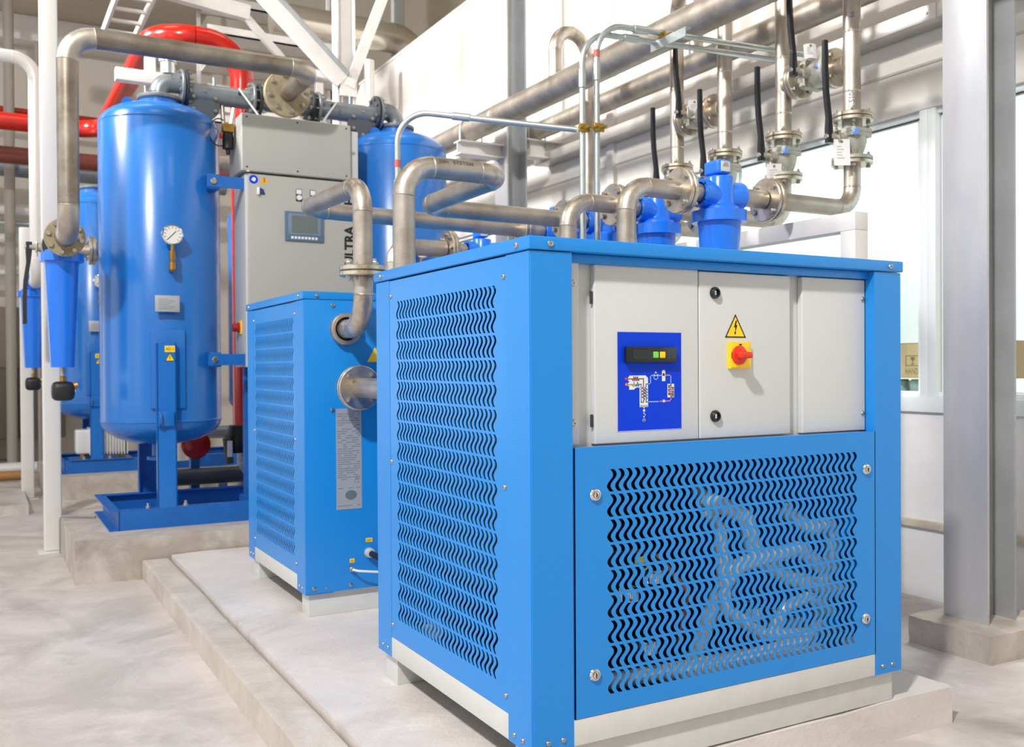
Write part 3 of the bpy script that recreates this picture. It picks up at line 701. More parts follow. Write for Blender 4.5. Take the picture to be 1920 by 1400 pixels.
def joint(parent, c, ax, r=FR, t=FT, n=4, m=FLANGE, ph=45, hr=.0125, second=True, rb=None):
    """flange pair on the joint plane c with gasket; bolts belong to the first flange"""
    ax = Vector(ax).normalized(); c = Vector(c)
    f = disc('flange', parent, c-ax*(t+.0015), ax, r, t, m)
    obj('gasket', lathe(NB(), c-ax*.0025, ax, [(r-.006, 0), (r-.006, .005)], 32), DGREY, parent)
    if second: disc('flange', parent, c+ax*.0015, ax, r, t, m)
    bolts(f, c, ax, rb or r*.77, n, 2*t+.006, hr, ph)
    return f

# -- runs from the nearer cabinet
A1 = thing('pipe_run', 'short stainless pipe with rust streaked flange arching from the front cabinet to the nearest filter', 'pipe', (1.13, ROW[0], 1.1))
pipe(A1, [(1.13, 1.026, 1.10), (1.13, ROW[0], 1.10), (1.13, ROW[0], HZ), (1.40, ROW[0], HZ)], PR, .1)
joint(A1, (1.412, ROW[0], HZ), X1, m=RUSTF, ph=50)
obj('pipe_section', cyl(NB(), (1.42, ROW[0], HZ), (1.5075, ROW[0], HZ), PR), STEEL, A1)
A2 = thing('pipe_run', 'stainless pipe arching up behind the front cabinet to the second blue filter', 'pipe', (1.13, ROW[1], .85))
pipe(A2, [(1.13, 1.026, .85), (1.13, ROW[1], .85), (1.13, ROW[1], HZ+.005), (1.37, ROW[1], HZ+.005)], PR, PB)
joint(A2, (1.385, ROW[1], HZ+.005), X1, ph=50)
obj('pipe_section', cyl(NB(), (1.395, ROW[1], HZ), (1.5075, ROW[1], HZ), PR), STEEL, A2)
# -- runs from the farther cabinet
B2 = thing('pipe_run', 'stainless pipe climbing between the two cabinets and zigzagging to the third filter', 'pipe', (.2, 1.26, .85))
pipe(B2, [(.20, 1.735, .855), (.20, 1.262, .855), (.20, 1.262, HZ+.01), (.622, 1.262, HZ+.01), (.622, ROW[2], HZ+.005), (1.375, ROW[2], HZ)], PR+.0015, PB)
joint(B2, (.20, 1.755, .855), (0, -1, 0), r=.092, ph=45)
obj('pipe_section', cyl(NB(), (.20, 1.765, .855), (.20, 1.852, .855), PR), STEEL, B2)
joint(B2, (1.39, ROW[2], HZ), X1, ph=50)
obj('pipe_section', cyl(NB(), (1.40, ROW[2], HZ), (1.5075, ROW[2], HZ), PR), STEEL, B2)
pa = V(0, -.94, .34).normalized()
text('stamped_lettering', 'J001  SYSTEM', .021, V(.325, 1.262, HZ+.01)+pa*(PR+.0015), X1, V(0, .34, .94), STAMP, B2, pa, .0012, wrap=PR+.0015, squash=1.2, bold=.0002)
B1 = thing('pipe_run', 'stainless pipe bending up from the farther cabinet and away to the fourth filter line', 'pipe', (.174, 1.63, 1.1))
pipe(B1, [(.174, 1.858, 1.10), (.174, 1.628, 1.10), (.174, 1.628, 1.30)], PR, .13)
joint(B1, (.174, 1.628, 1.322), UP, r=.094, ph=20)
pipe(B1, [(.174, 1.628, 1.34), (.174, 1.628, HZ), (.165, 2.395, HZ+.012), (1.36, ROW[3], HZ)], PR, PB)
joint(B1, (1.375, ROW[3], HZ), X1, ph=50)
obj('pipe_section', cyl(NB(), (1.385, ROW[3], HZ), (1.5075, ROW[3], HZ), PR), STEEL, B1)
# -- run from the towers into the fifth filter
FY5 = 3.40
E5 = thing('pipe_run', 'stainless pipe with a flanged joint behind the zigzag pipes, coming from the tank towers', 'pipe', (.9, FY5, 1.3))
pipe(E5, [(1.02, 3.62, 1.0), (1.02, FY5, 1.0), (1.02, FY5, HZ), (1.36, FY5, HZ)], .05, .1)
joint(E5, (1.39, FY5, HZ), X1, r=.115, n=8)
obj('pipe_section', cyl(NB(), (1.40, FY5, HZ), (1.50, FY5, HZ), .042), STEEL, E5)

def air_filter(pos, label, axis='X', group=None, bowl=.60, indicator=True):
    """blue compressed air filter; pos is the centre of the through-flow axis"""
    cx, cy, cz = pos
    def T(a, b, c): return V(cx+a, cy+b, cz+c) if axis == 'X' else V(cx-b, cy+a, cz+c)
    fa = V(1, 0, 0) if axis == 'X' else V(0, 1, 0); fb = V(0, 1, 0) if axis == 'X' else V(-1, 0, 0)
    t = thing('air_filter', label, 'filter', (cx, cy, cz-.09-bowl), group)
    bm = NB()
    lathe(bm, T(0, 0, -.075), UP, [(.088, 0), (.086, .018), (.066, .03), (.062, .06), (.0605, .145), (.058, .15)], 36)
    h = obj('filter_head', bm, PLASB, t)
    for s in (1, -1):
        bm = NB(); rings = []
        for (d, ry, rz, oz) in ((.0, .05, .055, -.012), (.05, .056, .058, -.008), (.075, .06, .06, 0), (.114, .061, .061, 0)):
            c = T(s*d, 0, oz); rings.append([bm.verts.new(c+fb*(ry*math.cos(2*PI*i/28))+UP*(rz*math.sin(2*PI*i/28))) for i in range(28)])
        for a, b in zip(rings, rings[1:]): bridge(bm, a, b)
        inner = [[bm.verts.new(T(s*dd, 0, 0)+fb*(.047*math.cos(2*PI*i/28))+UP*(.047*math.sin(2*PI*i/28))) for i in range(28)] for dd in (.114, .09)]
        bridge(bm, rings[-1], inner[0]); bridge(bm, inner[0], inner[1]); bm.faces.new(inner[1])
        p = obj('port', bm, PLASB, t)
        for ang in (40, 140, 220, 320):
            q_ = T(s*.1142, .053*math.cos(math.radians(ang)), .053*math.sin(math.radians(ang)))
            obj('port_hole', cyl(NB(), q_-fa*(s*.001), q_+fa*(s*.0006), .005, n=12), DARKI, p)
        # gusset web between port and head
        bm = NB(); a_, b_ = T(s*.03, -.012, -.085), T(s*.03, .012, -.085)
        prism(bm, [(0, 0), (.075, .045), (.075, .07), (0, .07)], T(s*.03, -.035, -.078), fa*s, UP, fb*.07); obj('web', bm, PLASB, t)
    bm = NB(); n = 16; pr = []
    for k in range(n*2):
        a = 2*PI*k/(n*2); r = .117 if (k//2) % 4 else .110; pr.append((r*math.cos(a), r*math.sin(a)))
    prism(bm, pr, T(0, 0, -.12), fa, fb, (0, 0, .048)); obj('locking_collar', bm, PLASB, t, sharp=20)
    lathe_p = [(.062, 0), (.0635, .004), (.09, bowl-.015), (.094, bowl)]
    obj('bowl', lathe(NB(), T(0, 0, -.12-bowl), UP, lathe_p, 40), PLASB, t)
    if indicator:
        bm = NB(); box(bm, -.036, .036, -.05, .05, 0, .062, .016, 4)
        for v in bm.verts: v.co = T(v.co.x-.01, v.co.y, v.co.z+.082)
        i_ = obj('pressure_indicator', bm, PLASB, t)
        obj('indicator_stem', cyl(NB(), T(-.01, 0, .07), T(-.01, 0, .085), .025), PLASB, t)
        bm = NB(); box(bm, -.024, .024, -.0525, -.049, .010, .053, .001)
        for v in bm.verts: v.co = T(v.co.x-.01, v.co.y, v.co.z+.082)
        g = obj('indicator_window', bm, mat('indicator_face', rgb(206, 212, 208), .15), i_)
        bm = NB(); prism(bm, [(-.018, .030), (.018, .030), (.014, .047), (-.006, .050)], T(-.01, -.0527, .082), fa, UP, fb*-.0004); obj('indicator_sector', bm, mat('indicator_red', rgb(176, 150, 148), .4), i_)
    # condensate drain below
    z0 = cz-.12-bowl
    obj('drain_pipe', cyl(NB(), T(0, 0, z0-cz-.05), T(0, 0, z0-cz+.002), .011, n=12), STEEL, t)
    obj('drain_union', lathe(NB(), T(0, 0, z0-cz-.085), UP, [(.012, 0), (.017, .006), (.017, .03), (.012, .036)], 8), BRASS, t)
    bm = NB(); box(bm, -.072, .072, -.06, .06, -.19, -.08, .04, 5)
    for v in bm.verts: v.co = T(v.co.x, v.co.y, v.co.z+z0-cz)
    d = obj('drain_valve', bm, BLACK, t)
    obj('drain_plug', cyl(NB(), T(-.03, -.055, z0-cz-.105), T(-.03, -.075, z0-cz-.10), .017, n=8), BRASS, t)
    for aa in (-.03, .03): obj('drain_screw', cyl(NB(), T(aa*1.6, -.058, z0-cz-.135), T(aa*1.6, -.064, z0-cz-.135), .008, n=10), BOLT, d)
    return t

names5 = ['nearest', 'second', 'third', 'fourth', 'fifth']
for i, y in enumerate(ROW+[FY5]):
    air_filter((FXC, y, HZ), ['blue filter nearest the window, standing tall with an indicator above the front cabinet lid',
        'second blue filter, partly behind the rust streaked flange', 'third blue filter behind the pair of thin vertical conduits',
        'fourth blue filter peeping out beside the conduits above the cabinet corner', 'farthest blue filter in line, behind the zigzag pipes'][i],
        'X', 'blue filters along the window', indicator=(i != 1 and i != 2))

def ball_valve(c, axis, half, label, lever=.44, group=None, up_=1):
    """flanged two piece ball valve, stem towards -X, black lever pointing up; half = distance centre to gasket"""
    c = Vector(c); ax = UP if axis == 'Z' else V(0, 1, 0); sd = V(0, 1, 0) if axis == 'Z' else UP
    t = thing('ball_valve', label, 'valve', c, group); r0 = .046
    body = lathe(NB(), c-ax*(half-.018), ax, [(r0, 0), (r0, .012), (.056, .035), (.066, half-.03), (.066, half+.01)], 30)
    obj('valve_body', body, CAST, t)
    obj('valve_end', lathe(NB(), c+ax*.030, ax, [(.062, 0), (.062, .008), (r0, .024), (r0, half-.048)], 30), CAST, t)
    bm = NB(); u_, v_ = X1, sd
    sq = lambda k: [(k*a, k*b) for a, b in ((-.062, -.052), (-.052, -.062), (.052, -.062), (.062, -.052), (.062, .052), (.052, .062), (-.052, .062), (-.062, .052))]
    prism(bm, sq(1.08), c+ax*.008, u_, v_, ax*.018); sf = obj('split_flange', bm, CAST, t)
    bm = NB(); prism(bm, sq(1.08), c+ax*.0275, u_, v_, ax*.018); obj('split_flange', bm, CAST, t)
    for a in (-1, 1):
        for b in (-1, 1): obj('split_bolt', lathe(NB(), c+X1*(a*.05)+sd*(b*.05)+ax*.0455, ax, [(.009, 0), (.009, .012), (.006, .014), (.006, .022)], 6), BOLT, sf)
    for s in (-1, 1):
        f = disc('end_flange', t, c+ax*(s*half)-ax*(.0015 if s > 0 else -.0015)-(ax*.018 if s > 0 else ax*0), ax, .094, .018, FLANGE if s > 0 else CAST)
        obj('gasket', lathe(NB(), c+ax*(s*half)-ax*.003, ax, [(.088, 0), (.088, .006)], 30), DGREY, t)
        bolts(f, c+ax*(s*half), ax, .072, 4, .042, .0115, 45)
    # stem, bracket and lever
    obj('stem_neck', lathe(NB(), c-X1*.05, (-1, 0, 0), [(.03, 0), (.026, .03), (.026, .055), (.018, .06), (.018, .10)], 20), CAST, t)
    bm = NB(); box(bm, -.118, -.106, -.032, .032, -.03, .03, .006); box(bm, -.112, -.106, -.014, .014, -.055, .03, .002)
    for v in bm.verts: v.co = c+v.co
    obj('lock_plate', bm, FLANGE, t)
    pts = [(-.152, -.03, .040), (-.154, .03, .040), (-.156, .09, .036), (-.172, .20, .036), (-.178, .30, .035), (-.178, lever, .031)]
    bm = NB(); rg = []
    for x, z, w in pts:
        h = .012 if z > .05 else .017
        rg.append([bm.verts.new(c+V(x+sx*h, sy*w/2, z*up_)) for sx, sy in ((-.55, -.72), (-1, -.5), (-1, .5), (-.55, .72), (.75, .72), (1, .5), (1, -.5), (.75, -.72))])
    for a, b in zip(rg, rg[1:]): bridge(bm, a, b)
    bm.faces.new(rg[0][::-1]); bm.faces.new(rg[-1])
    lv = obj('lever', bm, BLACKP, t, sharp=40)
    obj('lever_bolt', lathe(NB(), c+V(-.168, 0, 0), (-1, 0, 0), [(.0125, 0), (.0125, .006), (.010, .009)], 16), CHROME, lv)
    obj('stem_nut', cyl(NB(), c+V(-.14, 0, 0), c+V(-.105, 0, 0), .014, n=6), BOLT, t)
    bm = NB(); lathe(bm, c+V(-.045, -.05, .02), (-.35, -1, 0), [(.017, 0), (.017, .022), (.012, .026)], 16); obj('blue_plug', bm, mat('blue_cap', rgb(110, 150, 214), .4), t)
    return t

VZ = 1.998
for i, y in enumerate(ROW):
    lb = ['stainless riser nearest the silver column, in front of the bright window', 'stainless riser second from the silver column', 'stainless riser third from the silver column', 'stainless riser fourth from the silver column, bending over the thick overhead pipe'][i]
    w_ = ['nearest', 'second', 'third', 'fourth'][i]
    t = thing('filter_outlet_pipe', 'stainless outlet pipe of the %s filter in line, elbowing up to its valve' % w_, 'pipe', ((FXC+VX)/2, y, HZ-.04), 'filter outlet pipes')
    obj('pipe_section', cyl(NB(), (FXC+.117, y, HZ), (1.875, y, HZ), PR), STEEL, t)
    joint(t, (1.902, y, HZ), X1, r=.097, m=FLANGE, ph=50)
    pipe(t, [(1.92, y, HZ), (VX, y, HZ), (VX, y, 1.88)], PR, .10)
    disc('flange', t, (VX, y, VZ-.1025-.018), UP, .094, .018, FLANGE)
    t = thing('valve_riser', lb, 'pipe', (VX, y, VZ+.105), 'stainless risers of the filter lines')
    disc('flange', t, (VX, y, VZ+.1035), UP, .094, .018, FLANGE)
    top = [(VX, y, VZ+.12), (VX, y, 4.6)]
    if i == 3: top = [(VX, y, VZ+.12), (VX, y, 3.06), (2.16, 1.98, 3.06), (2.16, 1.98, 2.852)]
    pipe(t, top, PR+.001, .095)
    for zz in ((2.22, 2.50) if i < 2 else (2.22, 2.55)): obj('weld', lathe(NB(), (VX, y, zz), UP, [(PR+.001, 0), (PR+.0028, .003), (PR+.0028, .006), (PR+.001, .009)], 24), STEEL2, t)
    ball_valve((VX, y, VZ), 'Z', .102, ['upright ball valve with black lever against the bright window, a card tag hanging on it', 'upright ball valve with black lever second from the silver column',
        'upright ball valve with black lever behind the nearest blue filter', 'upright ball valve with black lever behind the rust streaked flange'][i], group='black levered ball valves')
for (ya, yb, lb) in ((ROW[0], ROW[1], 'horizontal ball valve bridging the first and second risers, lever at the top edge'), (ROW[2], ROW[3], 'horizontal ball valve bridging the third and fourth risers below the thick overhead pipe')):
    ym = (ya+yb)/2; zz = 2.365
    h = .115
    ball_valve((VX, ym, zz), 'Y', h, lb, group='black levered ball valves')
    for (y0, y1) in ((ya, ym-h), (yb, ym+h)):
        s = 1 if y1 > y0 else -1
        nm = thing('branch_pipe', 'stub pipe with a flange on the %s riser side of the bridging valve' % {ROW[0]: 'first', ROW[1]: 'second', ROW[2]: 'third', ROW[3]: 'fourth'}[y0], 'pipe', (VX, (y0+y1)/2, zz))
        bm = NB(); lathe(bm, (VX, y0, zz), (0, s, 0), [(.048, .026), (.043, .05), (PR, .06), (PR, abs(y1-y0)-.018)], 24); obj('stub', bm, STEEL2, nm)
        disc('flange', nm, (VX, y1-s*.0195, zz), (0, s, 0), .094, .018, FLANGE)
# gooseneck of the fifth line
t = thing('gooseneck_pipe', 'stainless gooseneck rising behind the conduits and curving down into the thick overhead pipe', 'pipe', (VX, 3.42, HZ))
obj('pipe_section', cyl(NB(), (FXC+.10, FY5, HZ), (2.0, FY5, HZ), PR), STEEL, t)
pipe(t, [(1.98, FY5, HZ), (VX-.01, FY5, HZ), (VX-.01, FY5, 3.16), (2.15, 3.36, 3.16), (2.15, 3.36, 2.845)], PR+.004, .14)
t = thing('drop_pipe', 'short stainless pipe going up from the top of the thick overhead pipe', 'pipe', (2.15, 1.62, 2.84)); obj('pipe_section', cyl(NB(), (2.15, 1.62, 2.845), (2.15, 1.62, 4.4), .04), STEEL, t)

# white card tags wired to the valves
def card(c, w, h, yaw, tilt, label, curl=0.):
    bm = NB(); n = 8; M_ = Matrix.Rotation(yaw, 4, 'Z') @ Matrix.Rotation(tilt, 4, 'X'); rows = []
    for i in range(n+1):
        a = -w/2+w*i/n; d = curl*math.cos(PI*(i/n-.5))
        rows.append([bm.verts.new(Vector(c)+(M_ @ V(a, dd-d, z)).to_3d()) for (dd, z) in ((0, -h), (0, 0), (.0012, 0), (.0012, -h))])
    for a, b in zip(rows, rows[1:]):
        for k in range(4): bm.faces.new((a[k], a[(k+1) % 4], b[(k+1) % 4], b[k]))
    bm.faces.new(rows[0]); bm.faces.new(rows[-1][::-1])
    t = thing('tag_card', label, 'tag', Vector(c)-V(0, 0, h), 'white card tags on the valves'); obj('card', bm, PAPER, t)
    p = Vector(c)+(M_ @ V(0, -.002, -.012)).to_3d(); nn = (M_ @ V(0, -1, 0)).to_3d()
    obj('eyelet', lathe(NB(), p+nn*curl, nn, [(.006, 0), (.006, .0015)], 14), BRASS, t)
    bm = NB(); rng = random.Random(int(h*1e4))
    for k in range(5):
        z = -h*(.28+.11*k); strip2d(bm, [(-w*.3, z), (-w*.3+w*rng.uniform(.2, .5), z)], .002, Vector(c)+nn*(.003+curl), (M_ @ V(1, 0, 0)).to_3d(), (M_ @ UP).to_3d(), nn, .0004)
    e = obj('handwriting', bm, mat('pale_ink', rgb(170, 172, 184), .7), t); e['kind'] = 'stuff'
    return t
yw = math.radians(-32)
card((2.335, ROW[0]-.03, 1.985), .075, .125, yw, math.radians(-6), 'white card tag hanging on the valve in front of the bright window')
card((2.345, ROW[1]-.03, 1.955), .075, .11, yw, math.radians(8), 'white card tag hanging on the second upright valve')
card((2.37, 1.36, 2.495), .06, .075, yw, math.radians(-10), 'curled white tag standing on the upper bridging valve at the top right', .012)
card((2.37, 2.22, 2.44), .07, .10, yw, math.radians(10), 'white tag on the bridging valve behind the black lever in the middle', .006)

# marker notes on pipes, as on the real risers
nv = V(-.55, -.83, 0).normalized(); tv = V(.83, -.55, 0)
for (y, z, s_, nm) in ((ROW[0], 2.165, '5104', 0), (ROW[0], 2.56, '6a', 0)):
    host = [o for o in bpy.data.objects if o.name.startswith('valve_riser')][0]
    text('marker_note', s_, .036, V(VX, y, z)+nv*(PR+.001), UP, -tv, BLUEINK, host, nv, .0008, wrap=PR, squash=.9)

# ================================================================== CONDUITS
CR = .0145
def conduit(label, pts, R, sleeves=(), tape=None):
    t = thing('conduit', label, 'conduit', pts[0], 'thin galvanised conduits')
    obj('tube', sweep(NB(), smooth_path(pts, R, 12), CR, 14), GALV, t)
    for p, d in sleeves: obj('coupling', lathe(NB(), V(*p)-V(*d).normalized()*.045, d, [(CR+.001, 0), (CR+.005, .003), (CR+.005, .087), (CR+.001, .09)], 16), GALV, t)
    if tape: obj('red_tape', lathe(NB(), V(*tape)-UP*.018, UP, [(CR+.0008, 0), (CR+.0008, .036)], 16), mat('red_tape', rgb(190, 96, 86), .5), t)
    return t
conduit('galvanised conduit rising left of its twin and running right under the overhead pipes', [(1.338, 1.80, -.08), (1.338, 1.80, 2.525), (2.79, 1.80, 2.585)], .16, [((1.338, 1.8, 2.30), (0, 0, 1)), ((1.62, 1.8, 2.537), (1, 0, .04))])
conduit('galvanised conduit with red tape, right one of the vertical pair', [(1.40, 1.77, -.08), (1.40, 1.77, 2.565), (2.79, 1.77, 2.625)], .16, [((1.40, 1.77, 2.335), (0, 0, 1)), ((1.66, 1.77, 2.577), (1, 0, .04))], (1.40, 1.77, 2.42))
conduit('galvanised conduit with red tape arching out of the tanks to the vertical pair', [(.60, 2.30, 1.257), (.60, 2.30, 2.18), (1.325, 1.83, 2.065)], .14, [((.60, 2.30, 1.80), (0, 0, 1)), ((.86, 2.13, 2.139), (1, -.65, -.158))], (.60, 2.30, 1.92))
for (c, lb) in (((1.338, 1.785, 2.065), 'brass coloured clamp joining the arching conduit to the left upright'), ((1.402, 1.755, 2.068), 'brass coloured clamp on the right upright conduit'), ((1.80, 1.765, 2.575), 'brass coloured clamp on the two conduits near the overhead pipe')):
    t = thing('conduit_clamp', lb, 'clamp', c); c = V(*c)
    bm = NB(); box(bm, c.x-.028, c.x+.028, c.y-.006, c.y+.006, c.z-.02, c.z+.02, .003); obj('jaw', bm, GOLDC, t)
    for s in (-1, 1): obj('clamp_bolt', cyl(NB(), c+V(s*.02, -.03, 0), c+V(s*.02, .012, 0), .008, n=6), GOLDC, t)
    obj('strap', lathe(NB(), c+V(0, .015, -.014), UP, [(CR+.005, 0), (CR+.006, .004), (CR+.006, .024), (CR+.005, .028)], 14), GOLDC, t)
tag(obj('strut_bracket', box(box(NB(), 1.765, 1.80, 1.56, 1.83, 2.540, 2.545), 1.765, 1.77, 1.56, 1.83, 2.50, 2.540), GALV), 'flat galvanised bracket under the two conduits by the overhead pipe', 'bracket')

# ================================================================== ADSORPTION DRYER TOWERS
TX = (-.185, 1.40); TY, TR = 4.29, .357
def towers(label):
    t = thing('adsorption_dryer', label, 'dryer', (.6, TY, .005))
    x0, x1, y0, y1, z0, z1 = -.54, 1.98, 3.875, 4.715, .005, .122
    for y, s in ((y0, 1), (y1, -1)):
        a, b = (y, y+.008*s); bm = NB(); box(bm, x0+.05, x1-.05, min(a, b), max(a, b), z0, z1)
        for z in (z0, z1-.008): box(bm, x0+.05, x1-.05, min(y+.008*s, y+.06*s), max(y+.008*s, y+.06*s), z, z+.008)
        obj('skid_rail', bm, FRAMEB, t)
    for x, s in ((x0, 1), (x1, -1)):
        w = x+.05*s; bm = NB(); box(bm, min(w, w+.008*s), max(w, w+.008*s), y0, y1, z0, z1)
        for z in (z0, z1-.008): box(bm, min(x, w), max(x, w), y0, y1, z, z+.008)
        obj('skid_rail', bm, FRAMEB, t)
    obj('skid_pan', box(NB(), x0+.06, x1-.06, y0+.01, y1-.01, z0, z0+.004), FRAMEB, t)
    for n_, tx in enumerate(TX):
        prof = []
        for k in range(9): a = PI/2*k/8; prof.append((TR*math.sin(a)+1e-4, .617-.155*math.cos(a)))
        prof += [(TR, .612), (TR+.004, .617), (TR+.004, .622), (TR, .627), (TR, 2.425), (TR-.003, 2.43), (TR-.003, 2.434), (TR, 2.439)]
        for k in range(1, 9): a = PI/2*k/8; prof.append((max(TR*math.cos(a), .118), 2.439+.15*math.sin(a)))
        prof += [(.118, 2.60), (.122, 2.602), (.122, 2.612)]
        prof = [(r, h) for i, (r, h) in enumerate(prof) if i == 0 or (r, h) != prof[i-1]]
        bm = NB(); lathe(bm, (tx, TY, 0), UP, prof, 56); tk = obj('pressure_vessel', bm, TANKB, t)
        obj('neck_flange', lathe(NB(), (tx, TY, 2.612), UP, [(.128, 0), (.13, .003), (.13, .018), (.126, .022)], 36), DSTEEL, tk)
        obj('neck_gasket', lathe(NB(), (tx, TY, 2.606), UP, [(.126, 0), (.126, .007)], 36), DGREY, tk)
        obj('bottom_nozzle', lathe(NB(), (tx, TY, .37), UP, [(.09, 0), (.09, .02), (.06, .024), (.06, .12)], 24), FRAMEB, tk)
        obj('lifting_lug', lathe(NB(), (tx-.20, TY-.12, 2.545), (.3, .9, .3), [(.035, -.006), (.035, .006)], 16), TANKB, tk)
        for (yl, s) in ((TY-TR-.012, -1), (TY+TR+.012, 1)):
            # pad plate, channel leg, lug
            pd = obj('leg_pad', box(NB(), tx-.115, tx+.08, min(yl, yl-s*.06), max(yl, yl-s*.06), .70, 1.17, .008), TANKB, t)
            bm = NB(); ya, yb = (y0, yl-.004) if s < 0 else (yl+.004, y1)
            box(bm, tx-.09, tx+.02, (ya if s < 0 else yb-.008), (ya+.008 if s < 0 else yb), .1222, 1.088)
            for xx in (tx-.09, tx+.012): box(bm, xx, xx+.008, ya, yb, .1222, 1.088)
            lg = obj('leg', bm, TANKB if s < 0 else FRAMEB, t)
            if s < 0:
                bm = NB(); box(bm, tx-.075, tx+.0, ya-.03, ya, .60, .69, .006); lathe(bm, (tx-.08, ya-.02, .645), (1, 0, 0), [(.048, -.006), (.048, .006)], 20); obj('lug', bm, TANKB, lg)
                for xx in (tx-.14, tx+.07): obj('skid_bolt', lathe(NB(), (xx, y0+.03, z1), UP, [(.016, 0), (.016, .012), (.009, .014), (.009, .03)], 6), BOLT, lg)
        # gauge with brass cock and rating plate
        gx, gy, gz = tx+.0, TY-TR-.06, 1.722
        bm = NB(); lathe(bm, (gx, gy, gz), (0, -1, 0), [(.05, 0), (.060, .006), (.060, .026), (.054, .03), (.053, .024), (0, .024)], 32, True, False); g = obj('pressure_gauge', bm, CHROME, tk)
        obj('gauge_dial', lathe(NB(), (gx, gy-.0245, gz), (0, -1, 0), [(.0525, 0), (.0525, .001)], 32), PAPER, g)
        bm = NB(); O_ = V(gx, gy-.0256, gz)
        for k in range(11):
            a = math.radians(225-27*k); strip2d(bm, [(.038*math.cos(a), .038*math.sin(a)), (.047*math.cos(a), .047*math.sin(a))], .003, O_, X1, UP, (0, -1, 0))
        strip2d(bm, [(-.026, -.028), (.018, .018)], .005, O_, X1, UP, (0, -1, 0)); e = obj('gauge_needle', bm, PRINT, g); e['kind'] = 'stuff'
        obj('gauge_cock', lathe(NB(), (gx, gy-.012, 1.51), UP, [(.012, 0), (.02, .01), (.02, .05), (.012, .055), (.018, .08), (.018, .115), (.01, .12), (.01, .155)], 12), BRASS, tk)
        obj('gauge_elbow', cyl(NB(), (gx, gy+.07, 1.52), (gx, gy-.01, 1.52), .012, n=10), BRASS, tk)
        pl = obj('rating_plate', box(NB(), tx-.095, tx+.042, TY-TR-.055, TY-TR-.04, 1.271, 1.367, .002), PLATE, tk)
        obj('plate_bracket', box(NB(), tx-.07, tx+.02, TY-TR-.04, TY-TR+.02, 1.285, 1.355), TANKB, pl)
        bm = NB()
        for k in range(6):
            strip2d(bm, [(tx-.075, 1.345-.011*k), (tx-.075+.05+.05*((k*37 % 10)/10), 1.345-.011*k)], .003, (0, TY-TR-.055, 0), X1, UP, (0, -1, 0))
        e = obj('plate_print', bm, PLATEP, pl); e['kind'] = 'stuff'
    # ties between vessel and control cabinet
    for z in (2.075, .99):
        bm = NB(); box(bm, TX[0]+TR-.13, TX[0]+TR-.06, TY-TR+.02, TY-.15, z-.045, z+.045, .004); box(bm, TX[0]+TR-.14, .256, TY-TR+.012, TY-TR+.022, z-.035, z+.035); tb = obj('tie_strap', bm, FRAMEB, t)
        obj('tie_bolt', lathe(NB(), (TX[0]+TR-.10, TY-TR+.012, z), (0, -1, 0), [(.02, 0), (.02, .008), (.014, .014)], 8), BOLT, tb)
    l = obj('yellow_label', box(NB(), TX[0]-.045, TX[0]+.012, y0-.0015, y0, 1.035, 1.072), YELL, t)
    text('lettering', 'AD-1', .026, (TX[0]-.039, y0-.0015, 1.044), X1, UP, PRINT, l, (0, -1, 0), squash=.8)
    w = obj('warning_sign', prism(NB(), [(-.045, 0), (.012, 0), (-.0165, .048)], (TX[0], y0, .982), X1, UP, (0, -.0015, 0)), YELL, t)
    bm = NB()
    for a, b in (((-.043, .001), (.010, .001)), ((.010, .001), (-.0165, .046)), ((-.0165, .046), (-.043, .001))): strip2d(bm, [a, b], .003, (TX[0], y0-.0015, .982), X1, UP, (0, -1, 0))
    strip2d(bm, [(-.0165, .012), (-.0165, .03)], .004, (TX[0], y0-.0015, .982), X1, UP, (0, -1, 0)); obj('warning_print', bm, PRINT, w)
    return t
T1 = towers('twin tower dryer with two tall blue pressure vessels on a blue skid, nearer one')
T2 = copy_tree(T1); T2.location = T1.location+V(-.06, 3.40, 0)
T2['label'] = 'twin tower dryer of pale lit blue vessels standing behind the nearer blue vessels'

# control cabinet between the vessels
CY, CYB = 3.90, 4.22
K = thing('control_cabinet', 'tall grey control cabinet with an operator screen between the blue vessels', 'cabinet', (.62, 4.06, .92))
CABB = mat('cabinet_side_grey', rgb(200, 200, 198), .35)
obj('cabinet_body', box(NB(), .255, 1.0, CY+.022, CYB, .944, 2.135, .003), CABB, K)
kd = obj('cabinet_door', box(NB(), .268, 1.0, CY, CY+.02, .944, 2.132, .004, 3), CABG, K)
ub = obj('upper_box', box(NB(), .228, .925, CY-.012, CYB, 2.145, 2.498, .008, 3), CABG, K)
obj('upper_return', box(NB(), .928, .985, CY+.02, CYB, 2.14, 2.47, .003), CABB, K)
for x in (.26, .575, .895):
    for z in (2.17, 2.475): obj('rivet', lathe(NB(), (x, CY-.012, z), (0, -1, 0), [(.006, 0), (.004, .004)], 8), PRINT, ub)
screw(K, (.955, CY+.02, 2.33), (0, -1, 0), .01)
for z0_, z1_ in ((.25, .258),): pass
st_ = obj('round_sticker', lathe(NB(), (.302, CY, 2.118-.02), (0, -1, 0), [(.027, 0), (.027, .001)], 28), LBLUE, kd)
bm = NB(); prism(bm, [(-.015, -.004), (-.004, .014), (.012, .010), (.014, -.002), (.004, -.014)], (.302, CY-.001, 2.098), X1, UP, (0, -.0005, 0)); obj('sticker_mark', bm, WPRINT, st_)
ws = obj('warning_sign', prism(NB(), [(-.027, 0), (.027, 0), (0, .047)], (.368, CY, 2.078), X1, UP, (0, -.001, 0)), mat('amber_label', rgb(240, 168, 16), .5), kd)
bm = NB(); strip2d(bm, [(0, .010), (0, .033)], .005, (.368, CY-.001, 2.078), X1, UP, (0, -1, 0)); obj('warning_print', bm, PRINT, ws)
obj('door_handle', box(NB(), .322, .335, CY-.022, CY, 2.005, 2.05, .004), WFRAME, kd)
